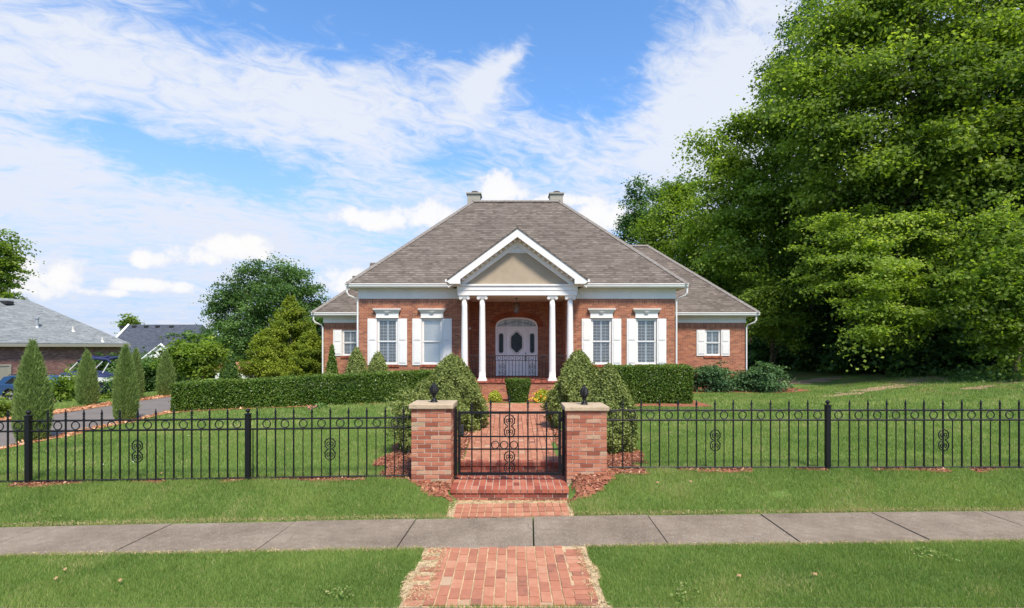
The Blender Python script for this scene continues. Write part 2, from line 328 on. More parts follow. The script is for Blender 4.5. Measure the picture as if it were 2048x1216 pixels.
class MB:
    def __init__(s): s.v = []; s.f = []; s.t = []; s.cur = .5
    def add(s, vs, fs, tint=None):
        k = len(s.v); s.v += [tuple(v) for v in vs]; s.f += [tuple(i + k for i in f) for f in fs]
        s.t += [s.cur if tint is None else tint] * len(fs)
    def box(s, x0, x1, y0, y1, z0, z1, tint=None):
        v = [(x0, y0, z0), (x1, y0, z0), (x1, y1, z0), (x0, y1, z0), (x0, y0, z1), (x1, y0, z1), (x1, y1, z1), (x0, y1, z1)]
        s.add(v, [(0, 3, 2, 1), (4, 5, 6, 7), (0, 1, 5, 4), (1, 2, 6, 5), (2, 3, 7, 6), (3, 0, 4, 7)], tint)
    def hexa(s, v, tint=None):
        s.add(v, [(0, 3, 2, 1), (4, 5, 6, 7), (0, 1, 5, 4), (1, 2, 6, 5), (2, 3, 7, 6), (3, 0, 4, 7)], tint)
    def quad(s, *p, tint=None): s.add(p, [tuple(range(len(p)))], tint)
    def prism_y(s, poly, y0, y1, tint=None):
        """polygon in (x,z), counter-clockwise seen from -y, extruded in y"""
        n = len(poly); v = [(x, y0, z) for x, z in poly] + [(x, y1, z) for x, z in poly]
        s.add(v, [tuple(range(n)), tuple(range(2 * n - 1, n - 1, -1))] + [(i, i + n, (i + 1) % n + n, (i + 1) % n) for i in range(n)], tint)
    def prism_x(s, poly, x0, x1, tint=None):
        n = len(poly); v = [(x0, y, z) for y, z in poly] + [(x1, y, z) for y, z in poly]
        s.add(v, [tuple(range(n - 1, -1, -1)), tuple(range(n, 2 * n))] + [(i, (i + 1) % n, (i + 1) % n + n, i + n) for i in range(n)], tint)
    def tube(s, pts, r, n=8, closed=False, caps=True):
        pts = [Vector(p) for p in pts]; N = len(pts)
        rs = r if isinstance(r, (list, tuple)) else [r] * N
        k = len(s.v); u = None
        for i, p in enumerate(pts):
            if closed: d = pts[(i + 1) % N] - pts[i - 1]
            else: d = pts[min(i + 1, N - 1)] - pts[max(i - 1, 0)]
            d.normalize()
            if u is None: u = d.orthogonal().normalized() if abs(d.z) < .99 else Vector((1, 0, 0))
            u = (u - d * u.dot(d)).normalized(); w = d.cross(u)
            for j in range(n):
                a = 2 * pi * (j + .5) / n; s.v.append(tuple(p + (u * cos(a) + w * sin(a)) * rs[i]))
        M = N if closed else N - 1
        for i in range(M):
            for j in range(n):
                a = k + i * n + j; b = k + i * n + (j + 1) % n; c = k + ((i + 1) % N) * n + (j + 1) % n; d_ = k + ((i + 1) % N) * n + j
                s.f.append((a, b, c, d_)); s.t.append(s.cur)
        if caps and not closed:
            s.f.append(tuple(k + j for j in range(n - 1, -1, -1))); s.f.append(tuple(k + (N - 1) * n + j for j in range(n))); s.t += [s.cur] * 2
    def ring(s, c, r, tr, n=18, m=6, a0=0, a1=360, plane='xz'):
        full = abs(a1 - a0) >= 360
        pts = []
        for i in range(n if full else n + 1):
            a = radians(a0 + (a1 - a0) * i / n)
            if plane == 'xz': pts.append((c[0] + r * cos(a), c[1], c[2] + r * sin(a)))
            else: pts.append((c[0], c[1] + r * cos(a), c[2] + r * sin(a)))
        s.tube(pts, tr, m, closed=full)
    def lathe(s, cx, cy, prof, n=20):
        """prof: list of (r,z) bottom to top"""
        k = len(s.v)
        for r, z in prof:
            for j in range(n):
                a = 2 * pi * j / n; s.v.append((cx + r * cos(a), cy + r * sin(a), z))
        for i in range(len(prof) - 1):
            for j in range(n):
                s.f.append((k + i * n + j, k + i * n + (j + 1) % n, k + (i + 1) * n + (j + 1) % n, k + (i + 1) * n + j)); s.t.append(s.cur)
        s.f.append(tuple(k + j for j in range(n - 1, -1, -1))); s.f.append(tuple(k + (len(prof) - 1) * n + j for j in range(n))); s.t += [s.cur] * 2
    def cyl_y(s, cx, cz, r, y0, y1, n=18):
        s.prism_y([(cx + r * cos(2 * pi * i / n), cz + r * sin(2 * pi * i / n)) for i in range(n)], y0, y1)
    def cyl_x(s, cy, cz, r, x0, x1, n=18):
        s.prism_x([(cy + r * cos(2 * pi * i / n), cz + r * sin(2 * pi * i / n)) for i in range(n)], x0, x1)
    def build(s, name, mat, parent=None, org=None, smooth=False, bevel=0):
        if org is None: org = worg(parent) if parent is not None else (0, 0, 0)
        org = Vector(org); me = bpy.data.meshes.new(name)
        me.from_pydata([(x - org.x, y - org.y, z - org.z) for x, y, z in s.v], [], s.f)
        finish(me, np.array(s.t, dtype=np.float32), org, smooth)
        me.materials.append(MAT[mat] if isinstance(mat, str) else mat)
        o = bpy.data.objects.new(name, me)
        if bevel:
            b = o.modifiers.new('bevel', 'BEVEL'); b.width = bevel; b.segments = 2; b.limit_method = 'ANGLE'; b.angle_limit = radians(40)
        return link(o, parent, org)
def finish(me, tint, org, smooth, uv=True):
    me.validate(); me.update()
    nf = len(me.polygons)
    if len(tint) != nf: tint = np.full(nf, .5, dtype=np.float32)
    a = me.attributes.new('tint', 'FLOAT', 'FACE'); a.data.foreach_set('value', tint)
    if uv:
        nl = len(me.loops); vi = np.empty(nl, dtype=np.int32); me.loops.foreach_get('vertex_index', vi)
        co = np.empty(len(me.vertices) * 3); me.vertices.foreach_get('co', co); co = co.reshape(-1, 3) + np.array(org)
        nm = np.empty(nf * 3); me.polygons.foreach_get('normal', nm); nm = nm.reshape(-1, 3)
        lt = np.empty(nf, dtype=np.int32); me.polygons.foreach_get('loop_total', lt)
        N = np.repeat(nm, lt, axis=0); P = co[vi]
        flat = np.abs(N[:, 2]) > .98
        U = np.stack([-N[:, 1], N[:, 0], np.zeros(nl)], 1); ln = np.linalg.norm(U, axis=1, keepdims=True); ln[ln < 1e-6] = 1; U /= ln
        U[flat] = (1, 0, 0); V = np.cross(N, U); V[flat] = (0, 1, 0)
        uvs = np.stack([(P * U).sum(1), (P * V).sum(1)], 1) + 50
        L = me.uv_layers.new(name='UVMap'); L.data.foreach_set('uv', uvs.astype(np.float32).ravel())
    if smooth: me.polygons.foreach_set('use_smooth', np.ones(nf, dtype=bool))
def fast_mesh(name, V, Q, tint, mat, parent=None, org=None, smooth=False):
    """V (n,3) world, Q (m,k) faces all the same size"""
    if org is None: org = worg(parent) if parent is not None else (0, 0, 0)
    org = np.array(org, dtype=float); V = V - org
    me = bpy.data.meshes.new(name); nv, (nf, k) = len(V), Q.shape
    me.vertices.add(nv); me.vertices.foreach_set('co', V.astype(np.float32).ravel())
    me.loops.add(nf * k); me.loops.foreach_set('vertex_index', Q.astype(np.int32).ravel())
    me.polygons.add(nf); me.polygons.foreach_set('loop_start', np.arange(0, nf * k, k, dtype=np.int32))
    me.update(calc_edges=True)
    a = me.attributes.new('tint', 'FLOAT', 'FACE'); a.data.foreach_set('value', np.clip(tint, 0, 1).astype(np.float32))
    if smooth: me.polygons.foreach_set('use_smooth', np.ones(nf, dtype=bool))
    me.materials.append(MAT[mat]); o = bpy.data.objects.new(name, me)
    return link(o, parent, Vector(org))

def vnoise(P, scale, seed=0):
    r = np.random.default_rng(seed + 100); out = np.zeros(len(P))
    for i in range(7):
        d = r.normal(size=P.shape[1]); d /= np.linalg.norm(d); k = scale * (1 + i * .45)
        out += np.sin(P @ d * k + r.uniform(0, 6.28) + 1.3 * np.sin(P @ r.normal(size=P.shape[1]) * k * .4)) / (1 + .25 * i)
    return out / 4.2

# ------------------------------------------------------------------ terrain
def _q(a, b, c, x):
    xc = np.clip(x, -10, 10); return a + b * xc + c * xc * xc + (b + 2 * c * xc) * (x - xc)
def yback(x): return _q(7.46, .0523, -.00187, x)
def ynear(x): return _q(6.33, .040, -.00096, x)
def sm(t): t = np.clip(t, 0, 1); return t * t * (3 - 2 * t)
def yfence(x): return np.where(x < -1.57, 8.6 + (np.maximum(x, -12) + 1.57) * .0565, np.where(x > 1.3, 8.75, 8.6 + (x + 1.57) * .052))
def zrail(x): return np.interp(x, [-8, -1.57, 1.4, 8], [.288, .30, .395, .40])
def yard(x, y):
    x = np.asarray(x, float); y = np.asarray(y, float)
    z = .36 + .05 * sm((y - 9.5) / 8)
    z = z + .05 * sm((x - 2) / 3)
    z = z - .05 * sm((-x - 8) / 3)
    z = z - 1.30 * sm((-x - 14.2) / 13)
    z = z + .75 * sm((x - 10) / 12) + 2.2 * sm((x - 22) / 16)
    return z + .015 * np.sin(x * .9 + 1) * np.sin(y * .7)
def gz(x, y):
    x = np.asarray(x, float); y = np.asarray(y, float)
    yb = yback(x); yn = ynear(x); yf = yfence(x); zf = zrail(x) - .045
    t = (y - yb - .03) / (yf - yb - .05)
    up = zf * sm(t) ** .8
    mid = (1 - sm((np.abs(x) - .80) / .22))
    up = up * (1 - mid) + mid * (.05 * np.clip(t, 0, 1))
    z = np.where(y <= yf, up, zf + (yard(x, y) - zf) * sm((y - yf) / 1.2))
    inner = (np.abs(x) < .9) & (y > yf - .05) & (y < 9.35)
    z = np.where(inner, .05, z)
    z = np.where((y > 9.33) & (y < 18.75) & (np.abs(x - .02) < np.interp(y, [9.3, 15.65, 15.85, 18.9], [.74, .86, 3.25, 3.25])), np.minimum(z, .29), z)
    z = np.where((y > yn + .02) & (y < yb - .0), -.06, z)
    z = np.where(y < 4.82, -.20, z)
    return z
def gz1(x, y): return float(gz(np.array([x]), np.array([y]))[0])

def W(px, py, d):
    return ((px - 1024) * d / F, d, ZC + (HY - py) * d / F)
def WX(px, d): return (px - 1024) * d / F

def build_ground():
    xs = np.unique(np.round(np.concatenate([np.linspace(-600, -60, 12), np.linspace(-60, -14, 32), np.arange(-14, 14.01, .2), np.linspace(14, 60, 36), np.linspace(60, 600, 12)]), 3))
    ys = np.unique(np.round(np.concatenate([np.linspace(-300, 0, 6), np.linspace(0, 4.7, 6), [4.80, 4.84], np.arange(4.9, 9.6, .07), np.arange(9.7, 25, .35), np.linspace(25, 80, 40), np.linspace(80, 1500, 14)]), 3))
    XX, YY = np.meshgrid(xs, ys); ZZ = gz(XX.ravel(), YY.ravel())
    V = np.stack([XX.ravel(), YY.ravel(), ZZ], 1); nx, ny = len(xs), len(ys)
    i = np.arange(nx - 1)[None, :] + nx * np.arange(ny - 1)[:, None]; i = i.ravel()
    Q = np.stack([i, i + 1, i + nx + 1, i + nx], 1)
    o = fast_mesh('ground', V, Q, np.full(len(Q), .5), 'ground', smooth=True); tag(o, kind='structure')
    # road, kerb
    m = MB(); m.box(-300, 300, -8, 4.70, -.3, -.13); tag(m.build('road', 'road'), kind='structure')
    m = MB()
    for k in range(-10, 11):
        x0 = k * 3.0
        m.box(x0 + .006, x0 + 2.994, 4.70, 4.87, -.3, .004)
    tag(m.build('kerb', 'concrete', bevel=.015), kind='structure')
    # sidewalk slabs
    m = MB()
    r = random.Random(3)
    for k in range(-16, 18):
        xb0 = .285 + k * 1.575; xb1 = xb0 + 1.575
        sh = lambda xb: xb - .035 + (0.004 * xb)
        g = .008
        a = (sh(xb0) + g, sh(xb1) - g); b_ = (xb0 + g, xb1 - g); dz = r.uniform(-.004, .005)
        v = []
        for z in (-.12, 0.0):
            for (x, fn) in ((a[0], ynear), (a[1], ynear), (b_[1], yback), (b_[0], yback)):
                v.append((x, float(fn(np.array(x))), z + (dz + r.uniform(-.003, .003) if z == 0 else 0)))
        m.hexa(v)
    tag(m.build('sidewalk', 'concrete', bevel=.006), kind='structure')
build_ground()

def patch(name, x0, x1, y0, y1, inside, mat, off=.006, step=.1, kind='structure', jitter=.5):
    """sheet that follows the ground where inside(x,y)"""
    xs = np.arange(x0, x1 + step, step); ys = np.arange(y0, y1 + step, step)
    XX, YY = np.meshgrid(xs, ys); P = np.stack([XX.ravel(), YY.ravel()], 1)
    r = np.random.default_rng(5); P = P + r.uniform(-.3, .3, P.shape) * step * jitter
    Z = gz(P[:, 0], P[:, 1]) + off; nx, ny = len(xs), len(ys)
    i = (np.arange(nx - 1)[None, :] + nx * np.arange(ny - 1)[:, None]).ravel()
    Q = np.stack([i, i + 1, i + nx + 1, i + nx], 1)
    cx = P[Q].mean(1); keep = inside(cx[:, 0], cx[:, 1]); Q = Q[keep]
    V = np.concatenate([P, Z[:, None]], 1)
    used = np.unique(Q); mp = np.zeros(len(V), int); mp[used] = np.arange(len(used))
    o = fast_mesh(name, V[used], mp[Q], .35 + .25 * vnoise(V[used][mp[Q][:, 0]][:, :2], 9, 4), mat); tag(o, kind=kind); return o

# ---- areas
def wob(x, y, s=3., a=.08): return a * (np.sin(x * s + 1.3) + np.sin(y * s * 1.3 + x * 2.1)) * .5
def a_drive(x, y):
    return (x > -13.3) & (x < -10.2) & (y > 7.9)
def a_mulch_o(x, y):
    w = wob(x, y, 2.2, .12)
    near = (x > -10.2) & (x < -9.75 + w) & (y > 8.9) & (y < 34)
    far = (x < -13.3) & (x > -14.15 + w) & (y > 9) & (y < 34)
    hed = (y > hedge_y(x) - .22 + w) & (y < hedge_y(x) + .75) & (x > -10.3) & (x < -3)
    return near | far | hed
def hedge_y(x): return 16.1 + (x + 10.1) * .47
def path_half(y): return np.interp(y, [9.3, 15.65, 15.66, 18.9], [.85, .98, 3.35, 3.4])
def a_path(x, y):
    low = ((y < 6.7) & (y > 4.87) & (x > -1.0) & (x < .84)) | ((y >= 6.7) & (y < 8.2) & (x > -.87) & (x < .84))
    return low | ((y >= 8.1) & (y <= 9.35) & (np.abs(x) < .92)) | ((y > 9.3) & (y < 18.9) & (np.abs(x - .02) < path_half(y)))
def a_mulch_r(x, y):
    w = wob(x, y, 3.1, .16)
    s = np.abs(x)
    beds = (y > 9.2) & (y < 15.9) & (s > .8) & (s < 2.25 + w + .5 * sm((12 - y) / 4) * 0)
    beds = beds | ((y > 8.5) & (y <= 9.4) & (s > .9) & (s < 1.95 + w))
    fr = (y > yfence(x) - .10 + w * .7) & (y < yfence(x) + .06 + w * .4) & (np.sin(x * 1.9 + 2) + np.sin(x * 4.3) > -.35)
    # corner aprons in front of the two pillars
    ap = (y > 7.98 + 0.60 * sm((s - 1.05) / .75) + w * .35) & (y < 8.9) & (s > .84) & (s < 2.1)
    hr = (x > 3.2) & (x < 6.3) & (y > 17.0 + w) & (y < 19.5)
    wing = (x > 6.5) & (x < 12.2) & (y > 22.2 + w) & (y < 24.6)
    bed = (y > 18.85) & (y < 20.6) & (s < 3.2)
    return (beds | ap | hr | wing | bed | (fr & (s > 1.4))) & ~a_path(x, y)
def a_house(x, y): return ((x > -6.1) & (x < 6.5) & (y > 21.8)) | ((x > -8.4) & (x < 10.4) & (y > 24.4)) | ((np.abs(x - .2) < 2.3) & (y > 20.4))
def a_walk(x, y): return (y > ynear(x) - .0) & (y < yback(x) + .0)
def dirt_strip(x, y):
    """bare straw edges beside the verge path and along the walk"""
    s = np.abs(x + .02)
    left = (y < 6.35) & (x < 0) & (x > -1.02 - .05 * np.sin(y * 5.0)) & (x < -.74)
    right = (y < 6.4) & (x > .70) & (x < .86 + .04 * np.sin(y * 7))
    up = (y > 7.4) & (y < 8.16) & (s < .87) & (s > .78) | ((y > 7.93) & (y < 8.16) & (s < .87))
    return left | right | up

patch('driveway', -13.3, -10.2, 5, 60, lambda x, y: (y > 4.8), 'asphalt', .012, .35, jitter=0)
o = patch('mulch', -14.5, -2.5, 8.6, 34, lambda x, y: a_mulch_o(x, y), 'mulch_o', .02, .15, 'stuff'); tag(o, 'orange bark mulch beside the driveway and under the long hedge', 'mulch')
o = patch('mulch', -8.5, 12.5, 7.6, 24.5, lambda x, y: a_mulch_r(x, y), 'mulch_r', .015, .07, 'stuff'); tag(o, 'red bark mulch around the pillars and beside the brick path', 'mulch')
o = patch('dry_ground', -1.4, 1.4, 4.85, 8.25, lambda x, y: (dirt_strip(x, y) | ((x > -.86) & (x < .84))) & ~a_walk(x, y), 'sand', .004, .05, 'structure', 0)

BARE = [(14.6, 21.6, 1.7, .5), (17.4, 23.2, 1.8, .7), (12.6, 20.6, .9, .35), (18.8, 20.6, 1.1, .6), (14.5, 26.5, 1.6, .8), (10.9, 27.0, 1.0, .5), (16.5, 19.4, .7, .3), (3.9, 8.05, .16, .07)]
def a_bare(x, y):
    r = np.zeros(np.shape(x), bool)
    for (cx, cy, a, b) in BARE: r = r | (((x - cx) / a) ** 2 + ((y - cy - .25 * (x - cx)) / b) ** 2 < 1 + .45 * np.sin(x * 5.1 + y * 3) + .35 * np.sin(y * 9.7 - x * 2.3))
    return r
patch('bare_soil', 9, 21, 18, 29, lambda x, y: a_bare(x, y), 'soil', .008, .12, 'structure')
def chips(name, x0, x1, y0, y1, inside, dens, size, mat, label, cat, off=.02, seed=1, flat=.5, asp=.32):
    r = np.random.default_rng(seed); n = int((x1 - x0) * (y1 - y0) * dens)
    P = np.stack([r.uniform(x0, x1, n), r.uniform(y0, y1, n)], 1); P = P[inside(P[:, 0], P[:, 1])]
    C = np.concatenate([P, (gz(P[:, 0], P[:, 1]) + off + r.uniform(0, .02, len(P)))[:, None]], 1)
    V, Q = leafquads(C, size, r, bias=np.array([0, 0, 1.2 / flat]), aspect=asp)
    o = fast_mesh(name, V, Q, r.uniform(0, 1, len(Q)), mat); return tag(o, label, cat, kind='stuff')
def leafquads(C, size, r, bias=None, aspect=.55, biasarr=None):
    n = len(C); N = r.normal(size=(n, 3))
    if bias is not None: N += bias
    if biasarr is not None: N += biasarr
    N /= np.linalg.norm(N, axis=1, keepdims=True) + 1e-9
    A = r.normal(size=(n, 3)); T_ = np.cross(N, A); T_ /= np.linalg.norm(T_, axis=1, keepdims=True) + 1e-9; B = np.cross(N, T_)
    L = (size * r.uniform(.65, 1.35, n))[:, None] * .5
    V = np.stack([C - T_ * L, C + B * L * aspect * 1.2 - T_ * L * .1, C + T_ * L, C - B * L * aspect * 1.2 - T_ * L * .1], 1).reshape(-1, 3)
    return V, np.arange(4 * n).reshape(-1, 4)
chips('mulch_chips', -8.5, 8.5, 7.6, 13, lambda x, y: a_mulch_r(x, y), 900, .055, 'mulch_r', 'loose red bark chips around the brick pillars and along the fence', 'mulch', .02, 1)
chips('mulch_chips', -14.5, -3, 9, 24, lambda x, y: a_mulch_o(x, y), 160, .10, 'mulch_o', 'loose orange bark chips along the driveway edge', 'mulch', .03, 2)

# ---- grass
def a_grass(x, y):
    ok = ~a_walk(x, y) & ~a_path(x, y) & ~a_drive(x, y) & ~a_mulch_o(x, y) & ~a_house(x, y)
    ok &= (y > 4.84)
    return ok
def blades(name, x0f, x1f, y0, y1, dens, h, w, seed, label, extra=None, lean=.5):
    r = np.random.default_rng(seed); xw = max(abs(x0f), abs(x1f)); n = int((x1f - x0f) * (y1 - y0) * dens)
    P = np.stack([r.uniform(x0f, x1f, n), r.uniform(y0, y1, n)], 1)
    keep = a_grass(P[:, 0], P[:, 1]) & (np.abs(P[:, 0]) < P[:, 1] * .98 + 1.6)
    mr = a_mulch_r(P[:, 0], P[:, 1]); keep &= ~mr | (r.uniform(0, 1, n) < .04)
    ds = dirt_strip(P[:, 0], P[:, 1]); keep &= ~ds | (r.uniform(0, 1, n) < .09)
    keep &= ~a_bare(P[:, 0], P[:, 1]) | (r.uniform(0, 1, n) < .30)
    if extra is not None: keep &= extra(P[:, 0], P[:, 1], r)
    P = P[keep]; n = len(P)
    pat = vnoise(P, 1.1, 1) + .5 * vnoise(P, 2.7, 40); fine = vnoise(P, 6, 2); d1 = np.minimum(np.abs(P[:, 1] - yback(P[:, 0])), np.abs(P[:, 1] - ynear(P[:, 0])))
    H = h * r.uniform(.6, 1.35, n) * (1 + .35 * fine + .2 * pat)
    z = gz(P[:, 0], P[:, 1])
    C = np.concatenate([P, z[:, None]], 1)
    a = r.uniform(0, 2 * pi, n); T_ = np.stack([np.cos(a), np.sin(a), np.zeros(n)], 1) * (w * r.uniform(.7, 1.3, n))[:, None] * .5
    fa = 2 * pi * vnoise(P, 2.5, 9) + r.normal(size=n) * 1.9; ln = (lean * r.uniform(.2, 1.5, n))
    top = C + np.stack([np.cos(fa) * ln * H, np.sin(fa) * ln * H, H], 1)
    V = np.stack([C - T_, C + T_, top], 1).reshape(-1, 3); Q = np.arange(3 * n).reshape(-1, 3)
    edge = (d1 < .07) & (r.uniform(0, 1, n) < .55)
    t = .47 + .38 * pat + .13 * fine + r.normal(size=n) * .13; t = np.where(edge | (r.uniform(0, 1, n) < .025), .93 + r.uniform(0, .1, n), t)
    dry = np.clip((vnoise(P, 2.1, 12) + .6 * vnoise(P, 5.3, 13)) - .20, 0, 1); t = np.where(r.uniform(0, 1, n) < dry * .75, .90 + r.uniform(-.06, .1, n), t)
    o = fast_mesh(name, V, Q, t, 'grass'); return tag(o, label, 'grass', kind='stuff')
blades('grass', -7.2, 7.8, 4.84, 6.75, 10000, .040, .0060, 21, 'short mown grass of the verge between kerb and sidewalk')
blades('grass', -9.8, 10.2, 6.9, 8.75, 7500, .052, .0072, 22, 'longer grass on the bank between sidewalk and iron fence')
blades('grass', -14, 14.5, 8.7, 13.2, 1900, .045, .010, 23, 'green lawn just behind the iron fence')
blades('grass', -17, 20, 13.2, 24, 420, .06, .024, 24, 'far lawn in front of the house and hedges', lambda x, y, r: (x < -9.5) | (x > -9.5))
# straw on bare edges
chips('dry_grass', -1.5, 1.5, 4.86, 8.2, lambda x, y: dirt_strip(x, y) & ~a_walk(x, y), 2200, .055, 'straw', 'dry straw coloured grass scattered beside the brick path', 'dry grass', .008, 6, .6, .09)
def edge_straw(x, y): return (((np.abs(y - ynear(x) + .03) < .05) | (np.abs(y - yback(x) - .04) < .06)) & ~a_path(x, y))
chips('dry_grass', -8.5, 8.8, 5.8, 7.95, edge_straw, 1500, .045, 'straw', 'dry straw grass along both edges of the sidewalk', 'dry grass', .012, 7, .6, .09)
def weeds(x, y): P = np.stack([x, y], 1); return a_grass(x, y) & ~a_mulch_r(x, y) & ~dirt_strip(x, y) & (vnoise(P, 2.4, 51) + .5 * vnoise(P, 6, 52) > .72)
o = chips('weeds', -8, 9, 4.9, 10.5, weeds, 1300, .026, 'grass', 'broad leaved weeds in small patches among the grass', 'weeds', .038, 9, .9, .6)
chips('clover_flowers', -8, 14, 9, 15, lambda x, y: a_grass(x, y) & ~a_mulch_r(x, y) & (vnoise(np.stack([x, y], 1), 1.3, 31) > .35), 6, .035, 'clover', 'tiny white clover flowers in the lawn', 'clover', .05, 8)

# ------------------------------------------------------------------ brick paving
def paver(m, x0, x1, y0, y1, z, r, th=.05, g=.0065):
    t = r.choice([r.uniform(.30, .74)] * 14 + [r.uniform(.05, .25), r.uniform(.75, 1)])
    j = lambda: r.uniform(-.0025, .0025)
    zz = z + r.uniform(-.003, .003)
    v = [(x0 + g, y0 + g, z - th), (x1 - g, y0 + g, z - th), (x1 - g, y1 - g, z - th), (x0 + g, y1 - g, z - th),
         (x0 + g + j(), y0 + g + j(), zz + j()), (x1 - g + j(), y0 + g + j(), zz + j()), (x1 - g + j(), y1 - g + j(), zz + j()), (x0 + g + j(), y1 - g + j(), zz + j())]
    m.hexa(v, t)
def paving():
    r = random.Random(9)
    m = MB()
    BW = .106; BL = .212
    for i in range(13):
        x0 = -.80 + i * BW
        y = 4.87 - r.uniform(0, .2)
        while y < 6.37:
            y1 = min(y + BL * r.uniform(.97, 1.02), float(ynear(np.array(x0))) - .004)
            if y1 - y > .04 and y1 > 4.9: paver(m, x0, x0 + BW, max(y, 4.875), y1, .014, r)
            y = y1
            if y1 - y < .001 and y >= float(ynear(np.array(x0))) - .01: break
    for sx, x0, x1 in ((-1, -.98, -.80), (1, .580, .785)):       # cross laid edge rows, broken up by dead grass
        y = 4.88
        while y < 6.2:
            if r.random() < (.5 if sx < 0 else .92): paver(m, x0 + r.uniform(-.02, .03), x1, y, y + BW, .013 + r.uniform(-.004, .002), r)
            y += BW
    tag(m.build('path', 'paver'), kind='structure')
    m = MB()
    for i in range(15):
        x0 = -.80 + i * BW; y = float(yback(np.array(x0))) + .005 - 0
        ys = [y, y + .14 + .03 * r.random(), y + .34, y + .53]
        for a, b in zip(ys, ys[1:]):
            if a > 7.97: continue
            paver(m, x0, x0 + BW, a, b, .018 + (a - 7.45) * .06, r)
    tag(m.build('path', 'paver'), kind='structure')
    # the yard path: running rows, flaring to a cross walk by the house
    m = MB(); base = MB()
    for k in range(30):
        pass
    y = 9.36; row = 0
    n = 16
    for i in range(n):
        y = 9.30 + (.11 if i % 2 else 0)
        if i % 2: pass
        yy = 9.30; first = True
        while yy < 15.7:
            L = BL * (.5 if (first and i % 2) else 1); first = False
            h0 = float(path_half(np.array(yy))); h1 = float(path_half(np.array(min(yy + L, 15.7))))
            f0, f1 = i / n * 2 - 1, (i + 1) / n * 2 - 1
            z = .364 + (yy - 9.3) * .006; g = .005; t = r.choice([r.uniform(.30, .74)] * 14 + [r.uniform(.05, .25), r.uniform(.75, 1)])
            y1 = min(yy + L, 15.7); dz = r.uniform(-.003, .003)
            v = []
            for z_ in (z - .06, z + dz):
                v += [(.02 + f0 * h0 + g, yy + g, z_), (.02 + f1 * h0 - g, yy + g, z_), (.02 + f1 * h1 - g, y1 - g, z_), (.02 + f0 * h1 + g, y1 - g, z_)]
            m.hexa(v, t); yy = y1
    yy = 15.72
    k = 0
    while yy < 18.8:
        xx = -3.4 + (BL / 2 if k % 2 else 0)
        while xx < 3.4:
            paver(m, xx, xx + BL, yy, yy + BW, .405, r); xx += BL
        yy += BW; k += 1
    base.box(-.83, .87, 9.32, 15.7, .1, .352); base.box(-3.4, 3.5, 15.7, 18.83, .1, .398)
    p = tag(m.build('path', 'paver'), kind='structure'); base.build('sand_bed', 'sand', p)
paving()

def step_block(name, x0, x1, y0, y1, ztop, ncourse, label, seed):
    r = random.Random(seed); st = thing(name, ((x0 + x1) / 2, y0, 0), label, 'step', 'brick steps at the gate')
    m = MB(); th = .062
    n = int(round((x1 - x0) / .106)); w = (x1 - x0) / n
    for i in range(n):                                   # tread: bricks on flat, ends to the front
        yy = y0 - .02
        first = .2 + (.0)
        while yy < y1 - .02:
            e = min(yy + .212, y1); t = r.uniform(.25, .95)
            m.hexa([(x0 + i * w + .005, yy + .003, ztop - th), (x0 + (i + 1) * w - .005, yy + .003, ztop - th), (x0 + (i + 1) * w - .005, e - .004, ztop - th), (x0 + i * w + .005, e - .004, ztop - th),
                    (x0 + i * w + .005, yy + .003, ztop + r.uniform(-.002, .002)), (x0 + (i + 1) * w - .005, yy + .003, ztop + r.uniform(-.002, .002)), (x0 + (i + 1) * w - .005, e - .004, ztop), (x0 + i * w + .005, e - .004, ztop)], t)
            yy = e
    m.build('tread', 'step_brick', st, bevel=.004)
    m = MB(); z = ztop - th - .006
    for k in range(ncourse):
        xx = x0 + .015 - (.1 if k % 2 else 0)
        while xx < x1 - .02:
            a = max(xx, x0 + .01); b = min(xx + .208, x1 - .01)
            if b - a > .03: m.box(a, b, y0 + r.uniform(-.002, .002), y0 + .09, z - .060, z, r.uniform(0, .75))
            xx += .216
        z -= .068
    m.build('riser', 'step_brick', st, bevel=.003)
    m = MB(); m.box(x0 + .012, x1 - .012, y0 + .006, y1, ztop - .4, ztop - .007); m.build('mortar_bed', 'mortar', st)
step_block('brick_step', -.92, .85, 8.15, 9.30, .205, 3, 'low brick step in front of the gate with pale mortar lines on its tread', 4)
step_block('brick_step', -.90, .90, 9.28, 9.52, .366, 2, 'darker brick step just behind the closed gate', 5)

